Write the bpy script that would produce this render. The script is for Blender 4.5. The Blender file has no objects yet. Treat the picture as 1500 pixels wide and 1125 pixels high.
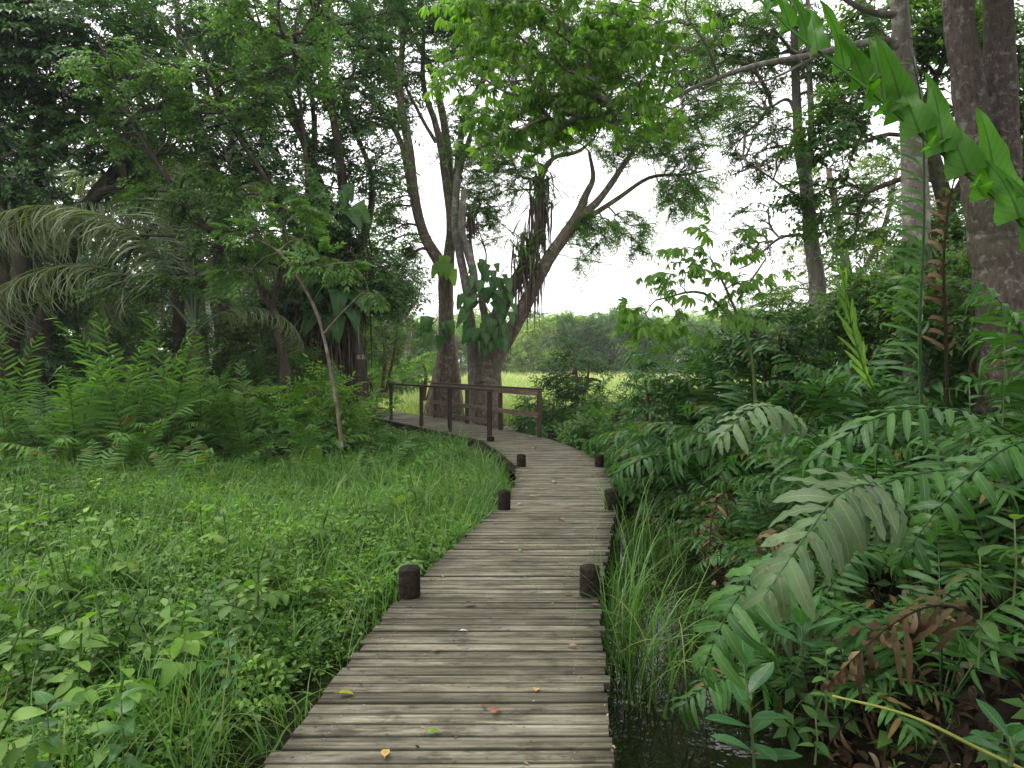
import bpy, math, random
import numpy as np
from mathutils import Vector, Matrix
random.seed(7)
RNG = np.random.default_rng(11)
PI = math.pi
sc = bpy.context.scene
C = sc.collection
# ---------------------------------------------------------------- camera, sky, sun, exposure
F, HOR, CAMZ = 1000.0, 537.0, 1.6
PITCH = math.atan((562.5 - HOR) / F)
cd = bpy.data.cameras.new('camera'); cam = bpy.data.objects.new('camera', cd); C.objects.link(cam)
cd.sensor_width = 36; cd.lens = 24; cd.clip_start = .05; cd.clip_end = 2000
cam.location = (0, 0, CAMZ); cam.rotation_euler = (PI/2 - PITCH, 0, 0)
sc.camera = cam
SUN_EL, SUN_AZ = math.radians(62), math.radians(-60)     # azimuth from +Y towards +X
w = bpy.data.worlds.new('World'); sc.world = w; w.use_nodes = True
nt = w.node_tree; nt.nodes.clear()
sky = nt.nodes.new('ShaderNodeTexSky'); sky.sky_type = 'NISHITA'; sky.sun_disc = False
sky.sun_elevation = SUN_EL; sky.sun_rotation = SUN_AZ
sky.air_density = 1.5; sky.dust_density = 4.0; sky.ozone_density = 1.0
hs = nt.nodes.new('ShaderNodeHueSaturation'); hs.inputs['Saturation'].default_value = .10
tint = nt.nodes.new('ShaderNodeMixRGB'); tint.blend_type = 'MULTIPLY'; tint.inputs[0].default_value = 1
tint.inputs[2].default_value = (1.0, .97, .99, 1)
bg = nt.nodes.new('ShaderNodeBackground'); bg.inputs['Strength'].default_value = .15
wo = nt.nodes.new('ShaderNodeOutputWorld')
nt.links.new(sky.outputs[0], hs.inputs['Color']); nt.links.new(hs.outputs[0], tint.inputs[1])
cloud = nt.nodes.new('ShaderNodeMixRGB'); cloud.inputs[0].default_value = .62; nt.links.new(tint.outputs[0], cloud.inputs[1])
cn = nt.nodes.new('ShaderNodeTexNoise'); cn.inputs['Scale'].default_value = 2.2; cn.inputs['Detail'].default_value = 5; tc = nt.nodes.new('ShaderNodeTexCoord'); nt.links.new(tc.outputs['Generated'], cn.inputs[0])
cr = nt.nodes.new('ShaderNodeValToRGB'); cr.color_ramp.elements[0].position = .3; cr.color_ramp.elements[1].position = .7
cr.color_ramp.elements[0].color = (8.0, 7.8, 8.1, 1); cr.color_ramp.elements[1].color = (11, 10.8, 11, 1)
nt.links.new(cn.outputs[0], cr.inputs[0]); nt.links.new(cr.outputs[0], cloud.inputs[2]); nt.links.new(cloud.outputs[0], bg.inputs[0]); nt.links.new(bg.outputs[0], wo.inputs[0])
sl = bpy.data.lights.new('sun', 'SUN'); sl.energy = .8; sl.angle = math.radians(25); sl.color = (1, .96, .9)
so = bpy.data.objects.new('sun', sl); C.objects.link(so)
sd = Vector((math.sin(SUN_AZ)*math.cos(SUN_EL), math.cos(SUN_AZ)*math.cos(SUN_EL), math.sin(SUN_EL)))
so.rotation_euler = sd.to_track_quat('Z', 'Y').to_euler()
sc.view_settings.view_transform = 'Standard'; sc.view_settings.look = 'None'
sc.view_settings.gamma = 1; sc.view_settings.use_curve_mapping = False
sc.view_settings.exposure = 1.0
sc.cycles.max_bounces = 8; sc.cycles.diffuse_bounces = 4; sc.cycles.transmission_bounces = 5
sc.cycles.glossy_bounces = 3; sc.cycles.transparent_max_bounces = 4; sc.cycles.caustics_reflective = False

def at(px, py, Y):
    """point seen at photo pixel (px,py) at distance Y ahead of the camera"""
    return np.array([(px - 750) / F * Y, Y, CAMZ + (HOR - py) / F * Y])

# ---------------------------------------------------------------- mesh helpers
class Acc:
    """collects vertices, quads, triangles and the attributes rnd / luv"""
    def __init__(s): s.V, s.Q, s.T, s.R, s.U, s.n, s.mi, s.MQ, s.MT = [], [], [], [], [], 0, 0, [], []
    def add(s, V, Q=None, T=None, rnd=0.5, uv=None):
        V = np.asarray(V, float).reshape(-1, 3)
        if Q is not None and len(Q): s.Q.append(np.asarray(Q).reshape(-1, 4) + s.n); s.MQ += [s.mi]*len(s.Q[-1])
        if T is not None and len(T): s.T.append(np.asarray(T).reshape(-1, 3) + s.n); s.MT += [s.mi]*len(s.T[-1])
        s.V.append(V); s.R.append(np.broadcast_to(np.asarray(rnd, float), (len(V),)))
        s.U.append(np.zeros((len(V), 2)) if uv is None else np.asarray(uv, float)); s.n += len(V)
    def arrays(s):
        z = lambda l, k: np.concatenate(l) if l else np.zeros((0, k), int)
        return (np.concatenate(s.V), z(s.Q, 4), z(s.T, 3), np.concatenate(s.R), np.concatenate(s.U))
    def mesh(s, name, mat, smooth=False):
        V, Q, T, R, U = s.arrays()
        me = bpy.data.meshes.new(name)
        me.vertices.add(len(V)); me.vertices.foreach_set('co', V.astype(np.float32).ravel())
        loops = np.concatenate([Q.ravel(), T.ravel()]).astype(np.int32)
        me.loops.add(len(loops)); me.loops.foreach_set('vertex_index', loops)
        st = np.concatenate([np.arange(len(Q))*4, len(Q)*4 + np.arange(len(T))*3]).astype(np.int32)
        me.polygons.add(len(st)); me.polygons.foreach_set('loop_start', st)
        if s.mi: me.polygons.foreach_set('material_index', np.array(s.MQ + s.MT, dtype=np.int32))
        me.update(calc_edges=True); me.validate(verbose=False)
        if len(me.vertices) == len(V):
            a = me.attributes.new('rnd', 'FLOAT', 'POINT'); a.data.foreach_set('value', R.astype(np.float32))
            a = me.attributes.new('luv', 'FLOAT2', 'POINT'); a.data.foreach_set('vector', U.astype(np.float32).ravel())
        if smooth: me.shade_smooth()
        me.materials.append(mat)
        return me
    def obj(s, name, mat, parent=None, smooth=False):
        return link(name, s.mesh(name, mat, smooth), parent)

def link(name, data, parent=None, loc=None):
    o = bpy.data.objects.new(name, data); C.objects.link(o)
    if parent is not None: o.parent = parent
    if loc is not None: o.location = loc
    return o
def tag(o, label=None, cat=None, group=None, kind=None):
    for k, v in (('label', label), ('category', cat), ('group', group), ('kind', kind)):
        if v: o[k] = v
    return o
def thing(name, label, cat, loc=(0, 0, 0), group=None):
    return tag(link(name, None, None, Vector([float(v) for v in loc])), label, cat, group)

def unit(v): return v / np.maximum(np.linalg.norm(v, axis=-1, keepdims=True), 1e-9)
def frames(f, u):
    """rotation matrices whose columns are side, forward f, normal"""
    f = unit(np.asarray(f, float)); s = unit(np.cross(f, u)); n = np.cross(s, f)
    return np.stack([s, f, n], axis=-1)
def stamp(acc, T, pos, R, scale, rnd):
    V, Q, Tr, r0, U = T
    pos = np.asarray(pos); N, k = len(pos), len(V)
    scale = np.asarray(scale, float)
    sv = (V[None] * (scale[:, None, None] if scale.ndim == 1 else scale[:, None, :]))
    W = np.einsum('nij,nkj->nki', R, sv) + pos[:, None, :]
    off = (np.arange(N) * k)[:, None, None]
    rr = np.clip((r0[None] - .5) + np.asarray(rnd)[:, None], 0, .986)
    acc.add(W.reshape(-1, 3), (Q[None] + off).reshape(-1, 4) if len(Q) else None,
            (Tr[None] + off).reshape(-1, 3) if len(Tr) else None, rr.ravel(), np.tile(U, (N, 1)))

def catmull(P, n=6):
    P = np.asarray(P, float); P = np.vstack([2*P[0]-P[1], P, 2*P[-1]-P[-2]]); out = []
    for i in range(1, len(P)-2):
        for j in range(n):
            t = j / n
            out.append(.5*((2*P[i]) + (-P[i-1]+P[i+1])*t + (2*P[i-1]-5*P[i]+4*P[i+1]-P[i+2])*t*t + (-P[i-1]+3*P[i]-3*P[i+1]+P[i+2])*t**3))
    out.append(P[-2]); return np.array(out)
def tube(acc, P, r, sides=8, rough=0.0, rnd=.5, cap=True, flutes=0):
    P = np.asarray(P, float); n = len(P); r = np.broadcast_to(np.asarray(r, float), (n,))
    t = unit(np.gradient(P, axis=0)); ref = np.array([0, 1, 0.]) if abs(t[0][2]) > .7 else np.array([0, 0, 1.])
    a = unit(np.cross(t, ref)); b = np.cross(t, a)
    th = np.linspace(0, 2*PI, sides, endpoint=False)
    rr = r[:, None] * np.ones(sides)
    if rough: rr = rr * (1 + rough * RNG.normal(size=(n, sides)))
    if flutes: rr = rr * (1 + .16*np.cos(th*flutes + 2*np.linspace(0, 2, n)[:, None]) * np.linspace(1, .3, n)[:, None])
    V = P[:, None, :] + rr[..., None]*(np.cos(th)[None, :, None]*a[:, None, :] + np.sin(th)[None, :, None]*b[:, None, :])
    i = np.arange(n-1)[:, None]*sides; j = np.arange(sides)[None]; k = (j+1) % sides
    Q = np.stack([i+j, i+k, i+sides+k, i+sides+j], -1).reshape(-1, 4)
    ln = np.concatenate([[0], np.cumsum(np.linalg.norm(np.diff(P, axis=0), axis=1))])
    uv = np.stack([np.broadcast_to(th/(2*PI), (n, sides)), np.broadcast_to(ln[:, None], (n, sides))], -1).reshape(-1, 2)
    V = V.reshape(-1, 3); T = []
    if cap:
        V = np.vstack([V, P[-1] + t[-1]*r[-1]*.3]); uv = np.vstack([uv, [0, ln[-1]]])
        T = [[(n-1)*sides + q, (n-1)*sides + (q+1) % sides, n*sides] for q in range(sides)]
    acc.add(V, Q, T, rnd, uv)
def box(acc, c, ax, ay, az, rnd=.5, uv=True):
    """box centred c with half-axis vectors"""
    c, ax, ay, az = (np.asarray(v, float) for v in (c, ax, ay, az))
    V, U = [], []
    faces = [(ax, ay, az), (-ax, -ay, az), (ay, az, ax), (-ay, -az, ax), (az, ax, ay), (-az, -ax, ay)]
    Q = []
    lx, ly, lz = (np.linalg.norm(v) for v in (ax, ay, az))
    u0 = random.random()*50
    for s in (1, -1):
        for (p, q, nrm, lp) in ((ax, ay, az, lx), (ay, az, ax, ly), (az, ax, ay, lz)):
            k = len(V)
            for (i, j) in ((-1, -1), (1, -1), (1, 1), (-1, 1)):
                i2 = i*s
                v = nrm*s + p*i2 + q*j; V.append(c+v)
                U.append((u0 + np.dot(v, ax)/lx, np.dot(v, ay)/ly + np.dot(v, az)/lz*.7))
            Q.append([k, k+1, k+2, k+3])
    acc.add(V, Q, None, rnd, U)

# ---------------------------------------------------------------- materials
def new_mat(name):
    m = bpy.data.materials.new(name); m.use_nodes = True; n = m.node_tree; n.nodes.clear()
    return m, n, n.nodes.new, n.links.new
def ramp(n, stops, interp='LINEAR'):
    r = n.nodes.new('ShaderNodeValToRGB'); e = r.color_ramp.elements; r.color_ramp.interpolation = interp
    e[0].position, e[0].color = stops[0][0], (*stops[0][1], 1); e[1].position, e[1].color = stops[-1][0], (*stops[-1][1], 1)
    for p, c in stops[1:-1]:
        x = e.new(p); x.color = (*c, 1)
    return r
def attr(n, name):
    a = n.nodes.new('ShaderNodeAttribute'); a.attribute_name = name; return a
def math_n(n, op, a, b=None, c=None):
    m = n.nodes.new('ShaderNodeMath'); m.operation = op
    for i, v in enumerate((a, b, c)):
        if v is None: continue
        if isinstance(v, (int, float)): m.inputs[i].default_value = v
        else: n.links.new(v, m.inputs[i])
    return m.outputs[0]
def leaf_mat(name, stops, trans=.3, rough=.42, vein=0.0, spots=None, tmul=(1.25, 1.45, .5), spec=.2, veincol=(.16, .27, .09)):
    m, n, N, L = new_mat(name)
    a = attr(n, 'rnd'); r = ramp(n, stops); L(a.outputs['Fac'], r.inputs[0]); col = r.outputs[0]
    geo = N('ShaderNodeNewGeometry')
    nz = N('ShaderNodeTexNoise'); nz.inputs['Scale'].default_value = .9; nz.inputs['Detail'].default_value = 3
    L(geo.outputs['Position'], nz.inputs['Vector'])
    mr = N('ShaderNodeMapRange'); L(nz.outputs[0], mr.inputs[0]); mr.inputs[1].default_value = .3; mr.inputs[2].default_value = .7
    mr.inputs[3].default_value = .72; mr.inputs[4].default_value = 1.3
    hv = N('ShaderNodeHueSaturation'); L(mr.outputs[0], hv.inputs['Value']); L(col, hv.inputs['Color']); col = hv.outputs[0]
    if vein:
        u = attr(n, 'luv'); sx = N('ShaderNodeSeparateXYZ'); L(u.outputs['Vector'], sx.inputs[0])
        ax = math_n(n, 'ABSOLUTE', sx.outputs[0])
        mid = math_n(n, 'LESS_THAN', ax, .07)
        ph = math_n(n, 'ADD', math_n(n, 'MULTIPLY', sx.outputs[1], 11.0), math_n(n, 'MULTIPLY', ax, -2.2))
        ve = math_n(n, 'GREATER_THAN', math_n(n, 'SINE', math_n(n, 'MULTIPLY', ph, 6.283)), .9)
        k = math_n(n, 'MAXIMUM', mid, math_n(n, 'MULTIPLY', ve, .45))
        mx = N('ShaderNodeMixRGB'); L(math_n(n, 'MULTIPLY', k, vein), mx.inputs[0]); L(col, mx.inputs[1])
        mx.inputs[2].default_value = (*veincol, 1); col = mx.outputs[0]
    if spots:
        sp = N('ShaderNodeTexNoise'); sp.inputs['Scale'].default_value = 38; L(geo.outputs['Position'], sp.inputs['Vector'])
        mx = N('ShaderNodeMixRGB'); L(math_n(n, 'GREATER_THAN', sp.outputs[0], .665), mx.inputs[0]); L(col, mx.inputs[1])
        mx.inputs[2].default_value = (*spots, 1); col = mx.outputs[0]
    p = N('ShaderNodeBsdfPrincipled'); L(col, p.inputs['Base Color']); p.inputs['Roughness'].default_value = rough
    p.inputs['Specular IOR Level'].default_value = spec
    t = N('ShaderNodeBsdfTranslucent'); tm = N('ShaderNodeMixRGB'); tm.blend_type = 'MULTIPLY'; tm.inputs[0].default_value = 1
    L(col, tm.inputs[1]); tm.inputs[2].default_value = (*[v*1.35 for v in tmul], 1); L(tm.outputs[0], t.inputs[0])
    bn = N('ShaderNodeTexNoise'); bn.inputs['Scale'].default_value = 30; L(geo.outputs['Position'], bn.inputs['Vector'])
    bp = N('ShaderNodeBump'); bp.inputs['Strength'].default_value = .25; bp.inputs['Distance'].default_value = .01
    L(bn.outputs[0], bp.inputs['Height']); L(bp.outputs[0], p.inputs['Normal'])
    ms = N('ShaderNodeMixShader'); ms.inputs[0].default_value = trans; L(p.outputs[0], ms.inputs[1]); L(t.outputs[0], ms.inputs[2])
    o = N('ShaderNodeOutputMaterial'); L(ms.outputs[0], o.inputs[0])
    return m
def bark_mat(name, c0, c1, lichen=(.3, .33, .27), lk=.0, scale=14, bump=.9, stretch=.22, lscale=5.5):
    m, n, N, L = new_mat(name)
    geo = N('ShaderNodeNewGeometry'); mp = N('ShaderNodeMapping'); mp.inputs['Scale'].default_value = (1, 1, stretch)
    L(geo.outputs['Position'], mp.inputs[0])
    a = N('ShaderNodeTexNoise'); a.inputs['Scale'].default_value = scale; a.inputs['Detail'].default_value = 8; a.inputs['Roughness'].default_value = .65
    L(mp.outputs[0], a.inputs[0]); r = ramp(n, [(.3, c0), (.7, c1)]); L(a.outputs[0], r.inputs[0]); col = r.outputs[0]
    b = N('ShaderNodeTexNoise'); b.inputs['Scale'].default_value = lscale; b.inputs['Detail'].default_value = 6; b.inputs['Roughness'].default_value = .7; L(geo.outputs['Position'], b.inputs[0])
    lr = ramp(n, [(.55, (0, 0, 0)), (.60, (1, 1, 1))]); L(b.outputs[0], lr.inputs[0])
    mx = N('ShaderNodeMixRGB'); L(math_n(n, 'MULTIPLY', lr.outputs[0], lk), mx.inputs[0]); L(col, mx.inputs[1]); mx.inputs[2].default_value = (*lichen, 1)
    g = N('ShaderNodeTexNoise'); g.inputs['Scale'].default_value = 1.3; L(geo.outputs['Position'], g.inputs[0])
    gr = ramp(n, [(.5, (0, 0, 0)), (.7, (1, 1, 1))]); L(g.outputs[0], gr.inputs[0])
    m2 = N('ShaderNodeMixRGB'); L(math_n(n, 'MULTIPLY', gr.outputs[0], .45), m2.inputs[0]); L(mx.outputs[0], m2.inputs[1]); m2.inputs[2].default_value = (.055, .075, .03, 1)
    p = N('ShaderNodeBsdfPrincipled'); L(m2.outputs[0], p.inputs['Base Color']); p.inputs['Roughness'].default_value = .85; p.inputs['Specular IOR Level'].default_value = .15
    bp = N('ShaderNodeBump'); bp.inputs['Strength'].default_value = bump; bp.inputs['Distance'].default_value = .03; L(a.outputs[0], bp.inputs['Height']); L(bp.outputs[0], p.inputs['Normal'])
    o = N('ShaderNodeOutputMaterial'); L(p.outputs[0], o.inputs[0]); return m
def wood_mat(name, dark, mid, light, stain=.5, rough=.8, edge=0., blot=0.):
    """weathered planks: luv = metres along / across the board, rnd = per board"""
    m, n, N, L = new_mat(name)
    u = attr(n, 'luv'); rd = attr(n, 'rnd')
    off = N('ShaderNodeCombineXYZ'); L(math_n(n, 'MULTIPLY', rd.outputs['Fac'], 137.0), off.inputs[0]); L(math_n(n, 'MULTIPLY', rd.outputs['Fac'], 61.0), off.inputs[2])
    ad = N('ShaderNodeVectorMath'); ad.operation = 'ADD'; L(u.outputs['Vector'], ad.inputs[0]); L(off.outputs[0], ad.inputs[1])
    mp = N('ShaderNodeMapping'); mp.inputs['Scale'].default_value = (1.3, 34, 1); L(ad.outputs[0], mp.inputs[0])
    w0 = N('ShaderNodeTexNoise'); w0.inputs['Scale'].default_value = 2.2; w0.inputs['Detail'].default_value = 2; L(ad.outputs[0], w0.inputs[0])
    wv = N('ShaderNodeVectorMath'); wv.operation = 'MULTIPLY_ADD'; L(w0.outputs['Color'], wv.inputs[0]); wv.inputs[1].default_value = (0, 1.4, 0); L(mp.outputs[0], wv.inputs[2])
    g = N('ShaderNodeTexNoise'); g.inputs['Scale'].default_value = 1; g.inputs['Detail'].default_value = 6; g.inputs['Roughness'].default_value = .62; L(wv.outputs[0], g.inputs[0])
    r = ramp(n, [(.30, dark), (.5, mid), (.72, light)]); L(g.outputs[0], r.inputs[0])
    # per-board brightness
    hv = N('ShaderNodeHueSaturation'); L(r.outputs[0], hv.inputs['Color'])
    mr = N('ShaderNodeMapRange'); L(rd.outputs['Fac'], mr.inputs[0]); mr.inputs[3].default_value = .6; mr.inputs[4].default_value = 1.35; L(mr.outputs[0], hv.inputs['Value'])
    # dark weather stains and moss along the boards
    geo = N('ShaderNodeNewGeometry')
    s = N('ShaderNodeTexNoise'); s.inputs['Scale'].default_value = 1.0; s.inputs['Detail'].default_value = 5; s.inputs['Roughness'].default_value = .7
    m3 = N('ShaderNodeMapping'); m3.inputs['Scale'].default_value = (2.4, 9, 1); L(ad.outputs[0], m3.inputs[0]); L(m3.outputs[0], s.inputs[0])
    sr = ramp(n, [(.46, (0, 0, 0)), (.66, (1, 1, 1))]); L(s.outputs[0], sr.inputs[0])
    mx = N('ShaderNodeMixRGB'); L(math_n(n, 'MULTIPLY', sr.outputs[0], stain), mx.inputs[0]); L(hv.outputs[0], mx.inputs[1]); mx.inputs[2].default_value = (.045, .042, .03, 1)
    b = N('ShaderNodeTexNoise'); b.inputs['Scale'].default_value = 1.1; b.inputs['Detail'].default_value = 4; L(geo.outputs['Position'], b.inputs[0])
    br = ramp(n, [(.48, (0, 0, 0)), (.7, (1, 1, 1))]); L(b.outputs[0], br.inputs[0])
    m4 = N('ShaderNodeMixRGB'); L(math_n(n, 'MULTIPLY', br.outputs[0], .4), m4.inputs[0]); L(mx.outputs[0], m4.inputs[1]); m4.inputs[2].default_value = (.085, .07, .05, 1)
    # knots
    vk = N('ShaderNodeTexVoronoi'); vk.inputs['Scale'].default_value = 1; m5 = N('ShaderNodeMapping'); m5.inputs['Scale'].default_value = (2.2, 8, 1); L(ad.outputs[0], m5.inputs[0]); L(m5.outputs[0], vk.inputs[0])
    kr = ramp(n, [(.05, (1, 1, 1)), (.17, (0, 0, 0))]); L(vk.outputs['Distance'], kr.inputs[0])
    m6 = N('ShaderNodeMixRGB'); L(math_n(n, 'MULTIPLY', kr.outputs[0], .75), m6.inputs[0]); L(m4.outputs[0], m6.inputs[1]); m6.inputs[2].default_value = (.05, .036, .024, 1)
    if blot:
        for sc_, (p0, p1), colr, k in (((3.2, 6.5, 1), (.53, .66), (.028, .027, .02), blot), ((1.6, 4.5, 1), (.52, .70), (.30, .285, .225), .55), ((9, 17, 1), (.58, .66), (.03, .026, .02), blot*.8)):
            mq = N('ShaderNodeMapping'); mq.inputs['Scale'].default_value = sc_; mq.inputs['Location'].default_value = (sc_[0]*3, k*9, 0); L(geo.outputs['Position'], mq.inputs[0])
            q = N('ShaderNodeTexNoise'); q.inputs['Scale'].default_value = 1; q.inputs['Detail'].default_value = 7; q.inputs['Roughness'].default_value = .68; L(mq.outputs[0], q.inputs[0])
            qr = ramp(n, [(p0, (0, 0, 0)), (p1, (1, 1, 1))]); L(q.outputs[0], qr.inputs[0])
            mb = N('ShaderNodeMixRGB'); L(math_n(n, 'MULTIPLY', qr.outputs[0], k), mb.inputs[0]); L(m6.outputs[0], mb.inputs[1]); mb.inputs[2].default_value = (*colr, 1); m6 = mb
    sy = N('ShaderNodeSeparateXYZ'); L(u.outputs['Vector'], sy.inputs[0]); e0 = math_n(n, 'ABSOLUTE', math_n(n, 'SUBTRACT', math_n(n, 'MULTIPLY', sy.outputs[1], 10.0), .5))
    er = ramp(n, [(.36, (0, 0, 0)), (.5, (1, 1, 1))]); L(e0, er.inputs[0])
    m7 = N('ShaderNodeMixRGB'); L(math_n(n, 'MULTIPLY', er.outputs[0], edge), m7.inputs[0]); L(m6.outputs[0], m7.inputs[1]); m7.inputs[2].default_value = (.02, .02, .013, 1); m6 = m7  # dark rim on each board: edge grime, also painting in the gaps' shade
    p = N('ShaderNodeBsdfPrincipled'); L(m6.outputs[0], p.inputs['Base Color']); p.inputs['Roughness'].default_value = rough; p.inputs['Specular IOR Level'].default_value = .15
    bp = N('ShaderNodeBump'); bp.inputs['Strength'].default_value = .5; bp.inputs['Distance'].default_value = .006; L(g.outputs[0], bp.inputs['Height']); L(bp.outputs[0], p.inputs['Normal'])
    o = N('ShaderNodeOutputMaterial'); L(p.outputs[0], o.inputs[0]); return m
def plain(name, col, rough=.7, noise=None, nscale=8, bump=0, metal=0):
    m, n, N, L = new_mat(name)
    p = N('ShaderNodeBsdfPrincipled'); p.inputs['Roughness'].default_value = rough; p.inputs['Metallic'].default_value = metal; p.inputs['Specular IOR Level'].default_value = .12 if rough > .65 else .4
    geo = N('ShaderNodeNewGeometry'); z = N('ShaderNodeTexNoise'); z.inputs['Scale'].default_value = nscale; z.inputs['Detail'].default_value = 6; L(geo.outputs['Position'], z.inputs[0])
    r = ramp(n, [(.35, col), (.65, noise or col)]); L(z.outputs[0], r.inputs[0]); L(r.outputs[0], p.inputs['Base Color'])
    if bump:
        bp = N('ShaderNodeBump'); bp.inputs['Strength'].default_value = bump; bp.inputs['Distance'].default_value = .04; L(z.outputs[0], bp.inputs['Height']); L(bp.outputs[0], p.inputs['Normal'])
    o = N('ShaderNodeOutputMaterial'); L(p.outputs[0], o.inputs[0]); return m

YEL = (.42, .30, .03)
M = {}
M['herb'] = leaf_mat('herb_leaf', [(0, (.042, .10, .015)), (.5, (.095, .20, .026)), (.9, (.175, .31, .046)), (.985, (.16, .25, .045)), (1, YEL)], .35, .5, spec=.3)
M['grass'] = leaf_mat('grass_blade', [(0, (.035, .085, .022)), (.5, (.08, .17, .038)), (.93, (.11, .24, .05)), (1, (.30, .27, .09))], .3, .4)
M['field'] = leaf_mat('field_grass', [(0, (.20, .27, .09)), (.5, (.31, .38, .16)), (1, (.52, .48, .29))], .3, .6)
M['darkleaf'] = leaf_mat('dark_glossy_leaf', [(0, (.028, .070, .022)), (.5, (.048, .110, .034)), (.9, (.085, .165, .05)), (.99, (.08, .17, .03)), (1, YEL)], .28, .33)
M['midleaf'] = leaf_mat('mid_green_leaf', [(0, (.036, .085, .022)), (.5, (.065, .14, .035)), (.9, (.115, .205, .05)), (.985, (.12, .22, .04)), (1, YEL)], .38, .4)
M['lightleaf'] = leaf_mat('light_green_leaf', [(0, (.07, .15, .028)), (.5, (.11, .215, .038)), (.9, (.17, .29, .055)), (1, (.24, .34, .07))], .48, .42)
M['yelleaf'] = leaf_mat('yellow_green_leaf', [(0, (.05, .12, .02)), (.5, (.11, .19, .03)), (.9, (.2, .25, .04)), (1, (.5, .28, .03))], .42, .45)
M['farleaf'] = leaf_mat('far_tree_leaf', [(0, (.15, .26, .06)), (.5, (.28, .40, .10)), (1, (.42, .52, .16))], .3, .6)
M['fern'] = leaf_mat('fern_leaf', [(0, (.14, .09, .03)), (.05, (.020, .068, .016)), (.5, (.038, .115, .022)), (1, (.075, .18, .035))], .3, .45, vein=.45, spec=.25)
M['fernpale'] = leaf_mat('old_fern_leaf', [(0, (.16, .11, .05)), (.05, (.055, .095, .042)), (1, (.105, .16, .07))], .2, .5, vein=.5, spots=(.10, .09, .05), tmul=(1, 1.1, .6))
M['fernbright'] = leaf_mat('young_fern_leaf', [(0, (.036, .12, .010)), (1, (.07, .20, .018))], .55, .45, vein=.7, tmul=(1.2, 1.35, .4), veincol=(.02, .05, .008))
M['lacy'] = leaf_mat('lacy_fern_leaf', [(0, (.16, .12, .04)), (.05, (.04, .10, .022)), (.5, (.075, .165, .035)), (1, (.15, .27, .06))], .32, .55, spec=.25)
M['palm'] = leaf_mat('palm_leaf', [(0, (.08, .12, .055)), (.5, (.14, .185, .09)), (1, (.24, .28, .15))], .25, .38, spec=.5)
M['philo'] = leaf_mat('climber_leaf', [(0, (.025, .08, .022)), (1, (.06, .15, .035))], .28, .3, vein=.35)
M['broad'] = leaf_mat('broad_leaf', [(0, (.022, .085, .03)), (1, (.05, .14, .045))], .22, .28, vein=.5)
M['dead'] = leaf_mat('dead_leaf', [(0, (.018, .012, .006)), (.4, (.06, .040, .019)), (.75, (.14, .098, .05)), (1, (.36, .28, .18))], .15, .8, tmul=(1.1, .95, .7), spec=.15)
M['deadgrey'] = leaf_mat('hanging_dead_strip', [(0, (.03, .024, .018)), (.6, (.09, .072, .053)), (1, (.2, .17, .13))], .1, .85, tmul=(1, .95, .8), spec=.1)
M['stem'] = plain('green_stem', (.05, .09, .02), .6, (.09, .12, .03), 20)
M['brownstem'] = plain('brown_stem', (.07, .045, .025), .8, (.12, .08, .045), 20)
M['bark'] = bark_mat('brown_bark', (.05, .038, .028), (.19, .148, .11), (.28, .28, .23), .5)
M['barknear'] = bark_mat('lichen_spotted_bark', (.04, .031, .025), (.13, .104, .085), (.25, .255, .215), .55, scale=26, bump=1.0, stretch=.35, lscale=11)
M['barkgrey'] = bark_mat('grey_bark', (.09, .08, .065), (.24, .21, .175), (.36, .38, .31), .7)
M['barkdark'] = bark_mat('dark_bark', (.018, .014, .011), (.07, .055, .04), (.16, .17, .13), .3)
M['barkpale'] = bark_mat('pale_bark', (.2, .18, .15), (.42, .39, .33), (.5, .5, .45), .5)
M['spiny'] = bark_mat('spiny_bark', (.12, .105, .085), (.26, .235, .2), (.34, .36, .3), .8, scale=16)
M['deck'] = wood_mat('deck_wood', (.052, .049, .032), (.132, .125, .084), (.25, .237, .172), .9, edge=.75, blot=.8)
M['beam'] = wood_mat('beam_wood', (.02, .015, .012), (.045, .034, .027), (.08, .062, .05), .5)
M['rail'] = wood_mat('rail_wood', (.05, .034, .026), (.13, .09, .07), (.24, .175, .14), .5)
M['post'] = plain('creosoted_wood', (.010, .008, .006), .9, (.026, .021, .015), 25, .6)
M['nail'] = plain('nail_metal', (.35, .34, .32), .4, (.2, .18, .16), 50, 0, .8)
M['tagm'] = plain('plate', (.62, .63, .6), .6)
M['tagt'] = plain('plate_text', (.08, .08, .08), .6)

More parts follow.
